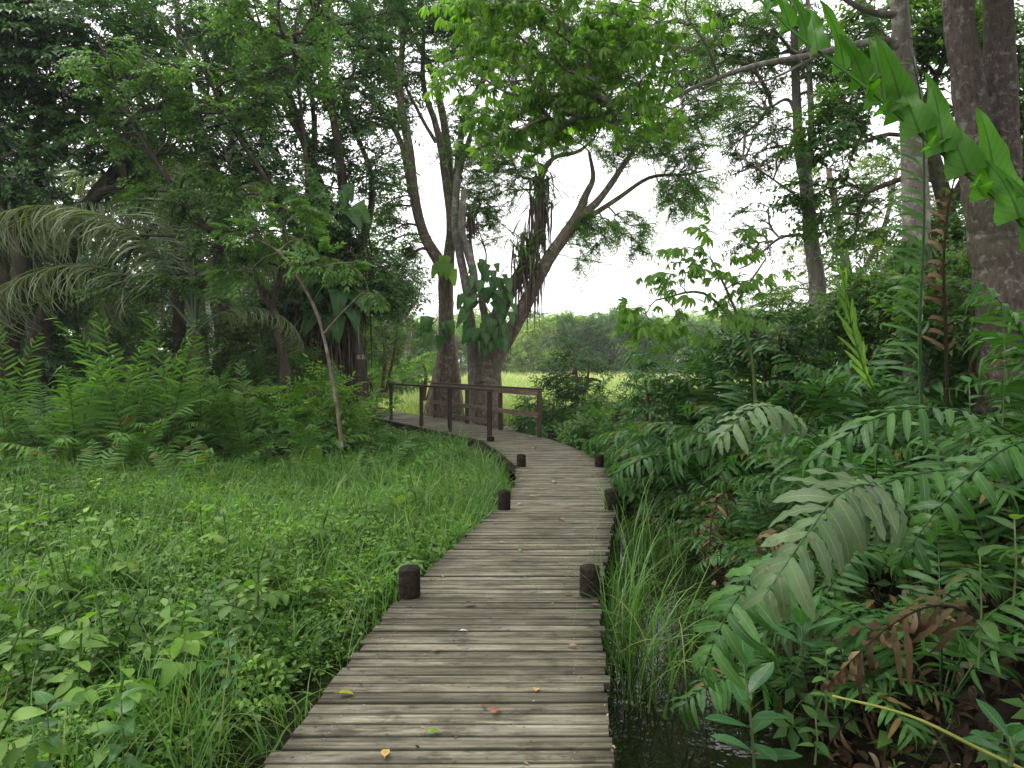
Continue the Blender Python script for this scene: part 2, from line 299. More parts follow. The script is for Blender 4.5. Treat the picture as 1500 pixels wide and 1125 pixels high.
# ---------------------------------------------------------------- leaf templates (side x, along y, normal z)
def leaf_simple(w=.36, fold=.10, droop=.12):
    V = np.array([[0, 0, 0], [-w/2, .42, fold], [0, .45, 0], [w/2, .42, fold], [0, 1, -droop]])
    T = np.array([[0, 2, 1], [0, 3, 2], [1, 2, 4], [2, 3, 4]])
    U = np.array([[0, 0], [-1, .42], [0, .45], [1, .42], [0, 1]])
    return V, np.zeros((0, 4), int), T, np.full(5, .5), U
def leaf_strip(width, n=8, L=1., fold=.12, droop=.2, wave=0., twist=0., wavefreq=3.):
    """leaf along +y with half-width profile width(s); 3 verts per station"""
    s = np.linspace(0, 1, n); W = np.array([width(v) for v in s])
    ang = droop*s*1.6
    y = np.concatenate([[0], np.cumsum(np.cos((ang[1:]+ang[:-1])/2)/(n-1))])*L
    z = -np.concatenate([[0], np.cumsum(np.sin((ang[1:]+ang[:-1])/2)/(n-1))])*L
    wz = wave*np.sin(s*wavefreq*2*PI)
    A = np.stack([-W, y, z + fold*W + wz*W*2], 1); B = np.stack([0*W, y, z], 1); D = np.stack([W, y, z + fold*W - wz*W*2], 1)
    V = np.stack([A, B, D], 1).reshape(-1, 3)
    i = np.arange(n-1)[:, None]*3
    Q = np.concatenate([i+[0, 1, 4, 3], i+[1, 2, 5, 4]])
    U = np.stack([np.tile([-1, 0, 1], n), np.repeat(s, 3)], 1).astype(float)
    return V, Q, np.zeros((0, 3), int), np.full(len(V), .5), U
ovate = lambda k=.22: (lambda s: k*(math.sin(PI*min(1, s**.72))**.85)+.002)
obov = lambda k=.2: (lambda s: k*(math.sin(PI*min(1, (s*.97+.03)**1.35))**.8)*(1 if s < .95 else .7)+.004)
LS = leaf_simple(); LSW = leaf_simple(.5, .08, .2); LSN = leaf_simple(.24, .05, .2)
LO = leaf_strip(ovate(.23), 6, droop=.35); LOB = leaf_strip(obov(.2), 7, droop=.15, fold=.2)
HEART = leaf_strip(lambda s: .36*(min(1, s/.12)**.5)*(1-s)**.7+.003, 9, droop=.5, fold=.2)

# ---------------------------------------------------------------- sprays: twig + leaves, pointing +y
def make_spray(kind, seed):
    r = np.random.default_rng(seed); a = Acc(); P, D, S, LN = [], [], [], []
    if kind in ('small', 'round', 'fine'):
        for b in range(5 if kind != 'fine' else 6):
            L = r.uniform(.45, .95); yaw = r.uniform(-.9, .9); pit = r.uniform(-.25, .5)
            d = np.array([math.sin(yaw), math.cos(yaw), pit])
            n = 8
            pts = np.array([d*L*t + np.array([0, 0, -.18*t*t*L]) for t in np.linspace(0, 1, n)])
            tube(a, pts[::2], np.linspace(.010, .004, len(pts[::2])), 3, cap=False, rnd=.02)
            for j in range(1, n):
                for sgn in (-1, 1):
                    if r.random() < .12: continue
                    la = yaw + sgn*r.uniform(.6, 1.3) if j < n-1 else yaw + sgn*.4
                    P.append(pts[j]); D.append([math.sin(la), math.cos(la), r.uniform(-.7, .25)]); S.append(r.uniform(.6, 1.1)*(.20 if kind == 'small' else .17 if kind == 'round' else .15))
        T = {'small': LS, 'round': LSW, 'fine': LSN}[kind]
    elif kind == 'pinnate':
        for b in range(4):
            yaw = r.uniform(-1.2, 1.2); L = r.uniform(.5, .8)
            pts = np.array([np.array([math.sin(yaw)*t, math.cos(yaw)*t, .25*t-.55*t*t])*L for t in np.linspace(0, 1, 8)])
            tube(a, pts[::2], .006, 3, cap=False, rnd=.02)
            for j in range(2, 8):
                for sgn in (-1, 1):
                    la = yaw + sgn*(1.05 - .5*(j == 7))
                    P.append(pts[j]); D.append([math.sin(la), math.cos(la), -.35+r.uniform(-.2, .1)]); S.append(.24*r.uniform(.8, 1.1))
        T = LS
    elif kind == 'palmate':
        for b in range(4):
            yaw = r.uniform(-1.3, 1.3); L = r.uniform(.3, .75)
            c = np.array([math.sin(yaw), math.cos(yaw), r.uniform(-.1, .35)])*L
            tube(a, [c*0, c*.5+[0, 0, .03], c], .006, 3, cap=False, rnd=.02)
            for k in range(7):
                la = yaw + (k-3)*.62 + r.uniform(-.1, .1)
                P.append(c); D.append([math.sin(la), math.cos(la), -.45+r.uniform(-.25, .15)]); S.append(.30*(1-.08*abs(k-3))*r.uniform(.85, 1.1))
        T = leaf_strip(lambda s: .13*math.sin(PI*s**1.15)**.8+.003, 5, droop=.6, fold=.3)
    P, D = np.array(P), np.array(D)
    stamp(a, T, P, frames(D, np.array([0, 0, 1.]) + r.normal(0, .25, (len(P), 3))), np.array(S), np.clip(r.normal(.5, .16, len(P)), 0, 1))
    return a.arrays()
SPRAYS = {k: [make_spray(k, i*7+j) for i in range(4)] for j, k in enumerate(('small', 'round', 'fine', 'pinnate', 'palmate'))}

# ---------------------------------------------------------------- trees
def ellipsoid_pts(c, r, n, shell=.35):
    d = unit(RNG.normal(size=(n, 3))); q = RNG.uniform(shell, 1, n)**.6
    return np.asarray(c) + d*q[:, None]*np.asarray(r)
def grow(stems, targets, twig=.012, bend=.25):
    """connect every target to the nearest node of the growing skeleton; returns branch polylines with radii"""
    pos, par, rad = [], [], []
    for P, R in stems:
        base = len(pos)
        for i, p in enumerate(P):
            pos.append(p); par.append(-2); rad.append(R[i])
    nst = len(pos); pos = list(map(np.asarray, pos)); cnt = [0]*nst; paths = []
    if not len(targets): return [], np.zeros((0, 3))
    S = np.array(pos[:nst]); d0 = np.array([np.min(np.linalg.norm(S - t, axis=1)) for t in targets])
    A = np.zeros((nst + len(targets)*5, 3)); A[:nst] = S; m = nst; dirs = []; dep = np.zeros(len(A))
    pen = np.zeros(len(A)); pen[:nst] = .0
    order = np.argsort(d0)
    for ti in order:
        t = targets[ti]; dv = A[:m] - t; d = np.linalg.norm(dv, axis=1) + .55*np.maximum(0, A[:m, 2] - t[2]) + .45*dep[:m]
        k = int(np.argmin(d)); s = A[k]; L = np.linalg.norm(t - s)
        n = max(2, min(5, int(L/.35)+1)); idx = [k]; up = np.array([0, 0, 1.])*L*.09
        jit = RNG.normal(0, 1, 3)*L*.05
        for j in range(1, n+1):
            q = j/n; p = s + (t-s)*q + up*math.sin(PI*q) + jit*math.sin(PI*q)*(.6+.4*math.sin(5*q))
            A[m] = p; dep[m] = dep[idx[-1]] + np.linalg.norm(p-A[idx[-1]]); par.append(idx[-1]); cnt.append(0); idx.append(m); m += 1
        paths.append(idx); dirs.append(unit(A[idx[-1]] - A[idx[-2]]))
        q = idx[-1]
        while q >= nst: cnt[q] += 1; q = par[q]
    out = []
    for idx in paths:
        P = A[idx]; rr = []
        for j, q in enumerate(idx):
            if q < nst: rr.append(None)
            else: rr.append(twig*max(1, cnt[q])**.45)
        if rr[0] is None: rr[0] = min(rad[idx[0]]*.8, rr[1]*1.25)
        rr[-1] = min(rr[-1], rr[-2]); out.append((P, rr))
    D = np.array(dirs); res = np.zeros((len(targets), 3)); res[order] = D
    return out, res
def foliage(acc, pts, dirs, kind, size, up=None, droop=.25, rnd=(.5, .12)):
    n = len(pts); d = unit(dirs + RNG.normal(0, .45, (n, 3)) + np.array([0, 0, -droop])); d[:, 2] *= .7
    u = np.array([0, 0, 1.]) + RNG.normal(0, .3, (n, 3)); R = frames(d, u)
    which = RNG.integers(0, 4, n); s = size*RNG.uniform(.75, 1.2, n); rv = np.clip(RNG.normal(rnd[0], rnd[1], n), .08, .92)
    for k in range(4):
        q = which == k
        if q.any(): stamp(acc, SPRAYS[kind][k], pts[q], R[q], s[q], rv[q])
def tree(name, label, stems, blobs, leafmat, bark, kind='small', size=1., twig=.012, cat='tree', group=None, sides=10, extra=1, rnd=(.5, .12), droop=.25, flutes=0, smoothn=5, stemname='trunk'):
    """stems: lists of ((point), radius); blobs: (centre, radii, count)"""
    base = np.asarray(stems[0][0][0]); t = thing(name, label, cat, base, group)
    ST = []; a = Acc()
    for st in stems:
        P = catmull([p for p, r in st], smoothn); R = np.interp(np.linspace(0, len(st)-1, len(P)), range(len(st)), [r for p, r in st])
        jt = RNG.normal(0, 1, (len(P), 3)); jt = (jt + np.roll(jt, 1, 0) + np.roll(jt, -1, 0) + np.roll(jt, 2, 0))/4
        P[1:-1] += jt[1:-1]*R[1:-1, None]*.13
        tube(a, P - base, R, sides, .022, flutes=flutes); ST.append((P, R))
    a.obj(stemname, bark, t, smooth=True)
    pts = [ellipsoid_pts(c, r, n) for c, r, n in blobs]
    if pts:
        pts = np.concatenate(pts); br, D = grow(ST, pts, twig)
        f = Acc()
        for e in range(extra):
            foliage(f, pts - base + (RNG.normal(0, .22*size, pts.shape) if e else 0), D, kind, size, droop=droop, rnd=rnd)
        f.mi = 1
        for P, rr in br: tube(f, P - base, rr, 5, cap=False)
        o = f.obj('crown', leafmat, t); o.data.materials.append(bark)
    return t
DENS = 1.0
def B(px, py, Y, rx, ry, n, ryd=None):
    """foliage blob centred where the photo shows it, radii in photo pixels at that distance"""
    k = Y/F
    return (at(px, py, Y), (rx*k, (ryd if ryd else .7*max(rx, ry)*k), ry*k), max(3, int(n*DENS)))
def S_(*a):
    """stem from (px,py,Y,width_px) keys"""
    return [(at(px, py, Y), wpx*Y/F/2) for px, py, Y, wpx in a]
ORD = ['first', 'second', 'third', 'fourth', 'fifth', 'sixth', 'seventh', 'eighth', 'ninth', 'tenth', 'eleventh', 'twelfth', 'thirteenth', 'fourteenth', 'fifteenth', 'sixteenth', 'seventeenth', 'eighteenth', 'nineteenth', 'twentieth', 'twenty-first', 'twenty-second', 'twenty-third', 'twenty-fourth', 'twenty-fifth', 'twenty-sixth', 'twenty-seventh', 'twenty-eighth', 'twenty-ninth', 'thirtieth'] + ['thirty-'+q for q in ('first', 'second', 'third', 'fourth', 'fifth', 'sixth', 'seventh', 'eighth', 'ninth')] + ['fortieth'] + ['forty-'+q for q in ('first', 'second', 'third', 'fourth', 'fifth', 'sixth', 'seventh', 'eighth', 'ninth')]

# ---------------------------------------------------------------- boardwalk line (deck top z = 0)
EDGE = np.array([  # Y, left X, right X
    [-2.5, -1.56, -.12], [2.72, -.99, .41], [4.78, -.765, .61], [7.69, -.18, 1.176], [9.2, .06, 1.36], [10.96, .07, 1.47], [12.8, -.26, 1.32]])
LEFT = [(-1.56, -2.5), (-.99, 2.72), (-.765, 4.78), (-.18, 7.69), (.04, 9.2), (.07, 10.96), (-.24, 12.8), (-.66, 14.75), (-3.75, 20.4), (-7.2, 25.6)]
RIGHT = [(-.12, -2.5), (.41, 2.72), (.61, 4.78), (1.176, 7.69), (1.36, 9.2), (1.47, 10.96), (1.34, 12.9), (.74, 15.5), (-2.3, 21.4), (-5.9, 26.9)]
WATER = -.50
def deck_dist(x, y):
    """signed distance-like: >0 outside the deck to the right, <0 outside to the left, 0 on it"""
    yl = np.array([p[1] for p in LEFT]); xl = np.array([p[0] for p in LEFT]); yr = np.array([p[1] for p in RIGHT]); xr = np.array([p[0] for p in RIGHT])
    a = np.interp(y, yl, xl); b = np.interp(y, yr, xr)
    return np.where(x < a, x - a, np.where(x > b, x - b, 0))
def vnoise(x, y, s, seed=0):
    return (np.sin(x*s*1.3+seed)*np.cos(y*s*1.1+1.7*seed) + .5*np.sin(x*s*2.9+y*s*2.1+seed*3) + .25*np.cos(x*s*5.3-y*s*6.1+seed))/1.75
def ground_z(x, y):
    d = deck_dist(x, y); n = vnoise(x, y, .9, 2)*.05 + vnoise(x, y, 3.1, 5)*.025
    # left: shallow water beside the deck near the camera, then low soggy ground
    gapl = np.interp(y, [2, 3.4, 4.1, 5, 6, 8, 30], [1.1, .95, .8, .5, .25, .15, .1])
    zl = -.66 + .27*np.clip((-d - gapl*.6)/(gapl*.8), 0, 1) + .10*np.clip((-d-3)/6, 0, 1)
    # right: channel then bank
    chw = np.interp(y, [-2, 3, 6, 9, 12, 30], [1.1, .95, .85, .62, .25, .2])
    zr = -.72 + .30*np.clip((d - chw)/.5, 0, 1) + 1.4*np.clip((d - chw - .35)/3.4, 0, 1)**1.1*np.interp(y, [0, 3, 6, 11, 15, 22], [.7, .85, 1, 1, .5, .0])
    z = np.where(d < 0, zl, np.where(d > 0, zr, -.72)) + n
    far = np.clip((y-22)/8, 0, 1)
    return z*(1-far) + (-.48+n)*far

# ---------------------------------------------------------------- ground, water
def build_ground():
    xs = np.concatenate([np.linspace(-260, -22, 24), np.linspace(-20, 20, 170), np.linspace(22, 260, 24)])
    ys = np.concatenate([np.linspace(-60, -6, 10), np.linspace(-5, 30, 150), np.linspace(31, 420, 50)])
    X, Yy = np.meshgrid(xs, ys); Z = ground_z(X, Yy)
    V = np.stack([X, Yy, Z], -1).reshape(-1, 3); nx = len(xs)
    i, j = np.meshgrid(np.arange(len(ys)-1), np.arange(nx-1), indexing='ij'); k = i*nx+j
    a = Acc(); a.add(V, np.stack([k, k+1, k+nx+1, k+nx], -1).reshape(-1, 4))
    m, n, N, L = new_mat('swamp_soil')
    geo = N('ShaderNodeNewGeometry'); z1 = N('ShaderNodeTexNoise'); z1.inputs['Scale'].default_value = 3; z1.inputs['Detail'].default_value = 9; z1.inputs['Roughness'].default_value = .7; L(geo.outputs['Position'], z1.inputs[0])
    r = ramp(n, [(.3, (.006, .005, .003)), (.5, (.014, .011, .007)), (.7, (.026, .022, .012))]); L(z1.outputs[0], r.inputs[0])
    sx = N('ShaderNodeSeparateXYZ'); L(geo.outputs['Position'], sx.inputs[0])
    k1 = N('ShaderNodeMapRange'); L(sx.outputs[1], k1.inputs[0]); k1.inputs[1].default_value = 20; k1.inputs[2].default_value = 30
    r2 = ramp(n, [(.35, (.13, .18, .06)), (.6, (.30, .31, .15))]); L(z1.outputs[0], r2.inputs[0])
    mx = N('ShaderNodeMixRGB'); L(k1.outputs[0], mx.inputs[0]); L(r.outputs[0], mx.inputs[1]); L(r2.outputs[0], mx.inputs[2])
    p = N('ShaderNodeBsdfPrincipled'); L(mx.outputs[0], p.inputs['Base Color']); p.inputs['Roughness'].default_value = .8; p.inputs['Specular IOR Level'].default_value = .12
    bp = N('ShaderNodeBump'); bp.inputs['Strength'].default_value = .8; bp.inputs['Distance'].default_value = .05; L(z1.outputs[0], bp.inputs['Height']); L(bp.outputs[0], p.inputs['Normal'])
    o = N('ShaderNodeOutputMaterial'); L(p.outputs[0], o.inputs[0])
    tag(a.obj('ground', m, smooth=True), kind='structure')
    m, n, N, L = new_mat('dark_water')
    p = N('ShaderNodeBsdfPrincipled'); p.inputs['Base Color'].default_value = (.006, .006, .003, 1); p.inputs['Roughness'].default_value = .02; p.inputs['IOR'].default_value = 1.33; p.inputs['Specular IOR Level'].default_value = 1.0
    geo = N('ShaderNodeNewGeometry'); z = N('ShaderNodeTexNoise'); z.inputs['Scale'].default_value = 7; z.inputs['Detail'].default_value = 3; L(geo.outputs['Position'], z.inputs[0])
    bp = N('ShaderNodeBump'); bp.inputs['Strength'].default_value = .28; bp.inputs['Distance'].default_value = .02; L(z.outputs[0], bp.inputs['Height']); L(bp.outputs[0], p.inputs['Normal'])
    o = N('ShaderNodeOutputMaterial'); L(p.outputs[0], o.inputs[0])
    a = Acc(); a.add([[-30, -20, WATER], [30, -20, WATER], [30, 24, WATER], [-30, 24, WATER]], [[0, 1, 2, 3]])
    tag(a.obj('water', m), kind='structure')
build_ground()

# ---------------------------------------------------------------- boardwalk
def build_boardwalk():
    t = thing('boardwalk', 'weathered grey plank boardwalk curving over the swamp to a railed bridge', 'boardwalk')
    for s in range(len(LEFT)-1):
        l0, l1, r0, r1 = (np.array([*p, 0.]) for p in (LEFT[s], LEFT[s+1], RIGHT[s], RIGHT[s+1]))
        Lc = np.linalg.norm((l1+r1)/2 - (l0+r0)/2); n = max(1, round(Lc/.1)); a = Acc(); nails = Acc()
        for i in range(n):
            q0, q1 = i/n, (i+1)/n
            A, Bq, Cq, D = l0+(l1-l0)*q0, r0+(r1-r0)*q0, r0+(r1-r0)*q1, l0+(l1-l0)*q1
            ux = unit(Bq-A); e0, e1 = random.uniform(-.015, .02), random.uniform(-.015, .02)
            gap = random.uniform(.003, .0065)
            A = A - ux*e0 + unit(D-A)*gap; D = D - ux*e0 - unit(D-A)*gap; Bq = Bq + ux*e1 + unit(Cq-Bq)*gap; Cq = Cq + ux*e1 - unit(Cq-Bq)*gap
            z = random.uniform(-.003, .003); tilt = random.uniform(-.003, .003); th = .035
            wA = np.linalg.norm(D-A); c = .004; m = 9
            # plank cross section with eased edges and two shallow grooves, swept in m stations for a slight bow
            prof = [(0, -th), (0, -c), (c/wA, 0), (.30, 0), (.325, -.0035), (.35, 0), (.66, 0), (.685, -.0035), (.71, 0), (1-c/wA, 0), (1, -c), (1, -th)]
            bow = random.uniform(-.002, .002); V, U = [], []
            for k in range(m):
                f = k/(m-1); p, q = A+(Bq-A)*f, D+(Cq-D)*f
                for (v, zz) in prof:
                    x = p + (q-p)*v; x[2] = z + tilt*(f-.5)*2 + bow*math.sin(PI*f) + zz; V.append(x); U.append((f*1.4, v*.1))
            np_ = len(prof); Q = []
            for k in range(m-1):
                for j in range(np_-1): Q.append([k*np_+j, k*np_+j+1, (k+1)*np_+j+1, (k+1)*np_+j])
            V = np.array(V); rv = random.random()
            # end caps
            T = []
            for e in (0, (m-1)*np_):
                for j in range(1, np_-1): T.append([e, e+j, e+j+1])
            a.add(V, Q, T, rv, U)
            if s < 4 and i % 1 == 0:
                for f in (.11, .885):
                    for v in (.2, .8):
                        p = (A+(Bq-A)*(f+random.uniform(-.006, .006)))*(1-v) + (D+(Cq-D)*f)*v; rr = .0045
                        ring = [p + np.array([rr*math.cos(h), rr*math.sin(h), z+.0015]) for h in np.linspace(0, 2*PI, 7)[:-1]]
                        nails.add(ring, None, [[0, j, j+1] for j in range(1, 5)])
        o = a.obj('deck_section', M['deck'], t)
        if nails.n: tag(nails.obj('nail_heads', M['nail'], o), kind='stuff')
        # bearer beams under the planks and the edge beams
        a = Acc()
        for (p0, p1, ins) in ((l0, l1, .06), (r0, r1, -.06), ((l0+r0)/2, (l1+r1)/2, 0)):
            side = unit(r0-l0)*ins; p0, p1 = p0+side, p1+side
            box(a, (p0+p1)/2 - [0, 0, .115], (p1-p0)/2*.998, unit(np.cross(p1-p0, [0, 0, 1]))*.03, [0, 0, .075], random.random())
        a.obj('bearer_beam', M['beam'], t)
    # short round posts beside the deck: px, base py, side
    for (x, y, r, h) in ((-.715, 4.72, .076, .205), (.545, 4.74, .072, .205), (-.09, 7.62, .072, .21), (1.12, 7.62, .08, .22), (.15, 10.9, .075, .19), (1.40, 10.9, .075, .19), (-.62, 1.2, .072, .22), (.2, 1.2, .072, .22), (-.46, 14.62, .08, .10), (.90, 15.2, .10, .10)):
        a = Acc(); tx, ty = random.uniform(-.035, .035), random.uniform(-.035, .035); P = np.array([[x+tx*z, y+ty*z, z] for z in (-1.1, -.4, 0, h*.5, h-.012, h)]); tube(a, P, [r, r, r, r*.985, r*.97, r*.88], 20, .008)
        a.obj('post', M['post'], t, smooth=False)
    # two railings of the bridge: top rail, middle rail, kick rail, posts
    for nm, p0, p1, k, mids in (('railing', (-.49, 14.85), (-3.62, 20.4), (0, .33, .62, 1), (.0,)), ('railing', (.62, 15.45), (-2.42, 21.4), (0, .3, .62, 1), (.48,))):
        rl = link(nm, None, t)
        p0, p1 = np.array([*p0, 0.]), np.array([*p1, 0.]); u = unit(p1-p0); sd_ = np.cross(u, [0, 0, 1.]); H = 1.07
        for f in k:
            a = Acc(); p = p0+(p1-p0)*f
            box(a, p+[0, 0, (H-.5)/2-.005], [0, 0, (H+.5)/2-.012], u*.055, sd_*.035, random.random()); a.obj('railing_post', M['beam'], rl)
        a = Acc(); box(a, (p0+p1)/2+[0, 0, H+.015], (p1-p0)/2+u*.07, sd_*.065, [0, 0, .022], .35); a.obj('top_rail', M['beam'], rl)
        if mids[0]:
            a = Acc(); box(a, (p0+p1)/2+[0, 0, H-.07]-sd_*.055, (p1-p0)/2+u*.03, [0, 0, .06], sd_*.018, .8); a.obj('upper_board', M['rail'], rl)
            a = Acc(); box(a, (p0+p1)/2+[0, 0, .50]-sd_*.055, (p1-p0)/2+u*.03, [0, 0, .055], sd_*.018, .7); a.obj('middle_board', M['rail'], rl)
            a = Acc(); q0 = p0+(p1-p0)*.33; box(a, (q0+p1)/2+[0, 0, .16]-sd_*.055, (p1-q0)/2, [0, 0, .05], sd_*.018, .5); a.obj('lower_board', M['rail'], rl)
    return t
build_boardwalk()

# ---------------------------------------------------------------- ferns and palms
def frond_acc(P, npair, plen, pw, prof, ang=25, wave=.0, stations=8, pdroop=.5, wavefreq=4., start=.18, rr=.008, up=(0, 0, 1), lobes=0, side=(1, -1), seed=0, fold=.1, tilt=0., brown=.035, miss=.04):
    """a frond whose rachis follows polyline P; pinnae in pairs"""
    r = np.random.default_rng(seed); a = Acc(); P = catmull(P, 8) if len(P) < 9 else np.asarray(P)
    tube(a, P, np.linspace(rr, rr*.25, len(P)), 5, cap=False, rnd=.05)
    ln = np.concatenate([[0], np.cumsum(np.linalg.norm(np.diff(P, axis=0), axis=1))]); ln /= ln[-1]
    if lobes: wf = lambda s: pw*(math.sin(PI*min(1, s*.9+.1))**.6)*(.52+.48*abs(math.sin(PI*s*lobes)))+.001
    else: wf = lambda s: pw*(math.sin(PI*min(1, s**.8*.97+.03))**.55)+.001
    TS = [leaf_strip(wf, stations, 1, fold*f2, pdroop*f1, wave*f3, wavefreq=wavefreq*f4) for f1, f2, f3, f4 in ((1, 1, 1, 1), (.35, 1.6, 1.5, .8), (1.7, .4, .6, 1.2), (.7, -1., 1.8, .6))]
    pos, D, Un, S = [], [], [], []
    for j in range(npair):
        q = start + (1-start)*(j+.5)/npair; p = np.array([np.interp(q, ln, P[:, k]) for k in range(3)])
        p2 = np.array([np.interp(min(1, q+.02), ln, P[:, k]) for k in range(3)]); p1 = np.array([np.interp(q-.02, ln, P[:, k]) for k in range(3)])
        t = unit(p2-p1); s_ = unit(np.cross(t, np.asarray(up, float))); nn = np.cross(s_, t)
        L = plen*prof((q-start)/(1-start))
        for sg in side:
            if r.random() < miss: continue
            an = math.radians(ang + 35*((q-start)/(1-start))**3 + r.uniform(-9, 9))
            d = s_*sg*math.cos(an) + t*math.sin(an) + nn*(r.uniform(-.12, .12)+tilt)
            pos.append(p + t*(.003*sg)); D.append(d); Un.append(nn + r.normal(0, .2, 3)); S.append(L*r.uniform(.86, 1.08))
    S = np.array(S); sc3 = np.stack([np.full(len(S), plen)*np.clip(S/plen, .35, 1)**.5, S, np.full(len(S), plen)], 1)
    Rm = frames(np.array(D), np.array(Un)); rv = np.clip(r.normal(.5, .17, len(S)), .1, .95); rv[r.random(len(S)) < brown] = 0; wh = r.integers(0, 4, len(S)); pos = np.array(pos)
    for k in range(4):
        z = wh == k
        if z.any(): stamp(a, TS[k], pos[z], Rm[z], sc3[z], rv[z])
    return a
def arc(L, e0, e1, n=12, side=0., pw=1.2):
    t = np.linspace(0, 1, n); e = np.radians(e0 + (e1-e0)*t**pw)
    x = np.concatenate([[0], np.cumsum(np.cos((e[1:]+e[:-1])/2))])*L/(n-1); z = np.concatenate([[0], np.cumsum(np.sin((e[1:]+e[:-1])/2))])*L/(n-1)
    return np.stack([x, side*t*t*L, z], 1)
prof_lea = lambda q: .55+.45*math.sin(PI*min(1, q*1.1+.1)) if q < .82 else (1-q)/.18*.62+.25
prof_lac = lambda q: (math.sin(PI*(q*.75+.2))**.9) if q < .97 else .2
prof_nar = lambda q: (.45+.55*math.sin(PI*min(1, q*.9+.1)))*(1 if q < .9 else (1-q)/.1*.6+.4)
FM = {}
def fmesh(key, acc, mat): FM.setdefault(key, []).append(acc.mesh(key+'_frond', mat))
for i, (L, e0, e1, sd_) in enumerate(((1.7, 80, -15, .05), (1.5, 74, -35, -.1), (1.9, 84, 20, .1), (1.4, 66, -45, .08))):
    P = arc(L, e0, e1, 14, sd_)
    fmesh('leather', frond_acc(P, 19, .32, .075, prof_lea, 22, .10, 9, .6, 3.5, .22, .009, seed=i), M['fern'])
    if i < 2: fmesh('pale', frond_acc(P, 15, .34, .09, prof_lea, 22, .10, 9, .6, 3.5, .22, .009, seed=i+9), M['fernpale'])
    fmesh('dead', frond_acc(arc(L*.8, e0-25, -85, 14, sd_, .8), 13, .30, .04, prof_lea, 35, .35, 8, 2.2, 3., .3, .007, seed=i+20), M['dead'])
    fmesh('lacy', frond_acc(arc(L*.75, e0-6, e1, 14, sd_), 22, .30, .095, prof_lac, 18, .0, 17, .45, 1, .14, .006, seed=i+30, lobes=8), M['lacy'])
    fmesh('narrow', frond_acc(arc(L, e0+6, e1+35, 14, sd_), 26, .26, .055, prof_nar, 25, .0, 6, .4, 1, .12, .008, seed=i+40), M['lacy'])
    fmesh('palm', frond_acc(arc(4.2, e0+4, e1-15, 18, sd_*.6), 84, 1.0, .013, prof_nar, 38, .0, 7, 1.5, 1, .2, .026, seed=i+50, fold=.5), M['palm'])
DZ = lambda x, y: float(ground_z(np.array([x]), np.array([y]))[0])
def fern(label, x, y, key='leather', n=9, s=1., dead=2, name='fern', pale=0, z=None, group=None, cat='fern', lean=None):
    z = DZ(x, y)-.03 if z is None else z
    t = thing(name, label, cat, (x, y, z), group); a0 = random.uniform(0, 6.28)
    for k in range(n+dead):
        isd = k >= n; kk = 'dead' if isd else ('pale' if k < pale else key)
        o = link('dead_frond' if isd else 'frond', random.choice(FM[kk]), t)
        az = a0 + k*2.39996 + random.uniform(-.25, .25)
        o.rotation_euler = (random.uniform(-.15, .15), random.uniform(-.15, .22), az)
        sc_ = s*random.uniform(.78, 1.12); o.scale = (sc_, sc_, sc_)
        o.location = (.04*math.cos(az), .04*math.sin(az), 0)
        if isd and k == n: o['label'] = 'withered brown frond'
    return t
def frond_thing(label, P, key, name='fern', **kw):
    P = [np.asarray(p) for p in P]; b = P[0]
    t = thing(name, label, 'fern', b); mat = kw.pop('mat'); acc = frond_acc([p-b for p in P], **kw); acc.obj('frond', mat, t); return t

# ---------------------------------------------------------------- herbs and grass (uncountable)
def herb_template(seed, pairs=6, leaf=.24, T=None, spread=1.):
    r = np.random.default_rng(seed); a = Acc(); P, D, S = [], [], []
    bend = r.uniform(-.18, .18, 2)
    top = lambda q: np.array([bend[0]*q*q, bend[1]*q*q, q])
    tube(a, [top(q) for q in (0, .35, .7, 1)], .012, 3, cap=False, rnd=.35)
    for j in range(pairs):
        q = .25 + .75*(j+.5)/pairs; az = j*PI/2 + r.uniform(-.4, .4)
        for k in range(2):
            z_ = az + k*PI; P.append(top(q)); D.append([math.cos(z_), math.sin(z_), r.uniform(-.35, .45) + .5*(j == pairs-1)]); S.append(leaf*r.uniform(.7, 1.2)*(1.1-.35*q))
    # a couple of side shoots
    for b in range(3):
        az = r.uniform(0, 6.28); q = r.uniform(.3, .7); L = r.uniform(.2, .4)*spread; e = top(q) + np.array([math.cos(az)*L, math.sin(az)*L, L*.5])
        tube(a, [top(q), e], .008, 3, cap=False, rnd=.35)
        for k in range(5):
            z_ = az + (k-2)*.9; P.append(e - (e-top(q))*abs(k-2)*.15); D.append([math.cos(z_), math.sin(z_), r.uniform(-.4, .2)]); S.append(leaf*r.uniform(.6, 1.))
    P, D = np.array(P), np.array(D)
    stamp(a, T or LSW, P, frames(D, np.array([0, 0, 1.]) + r.normal(0, .3, (len(P), 3))), np.array(S), np.clip(r.normal(.5, .18, len(P)), 0, .97)); return a.arrays()
LMID = leaf_strip(ovate(.25), 5, droop=.4, fold=.14)
HERB = [herb_template(i, random.choice((4, 5, 6)), .26) for i in range(6)]
HERBN = [herb_template(i+60, 5, .26, LMID) for i in range(6)]
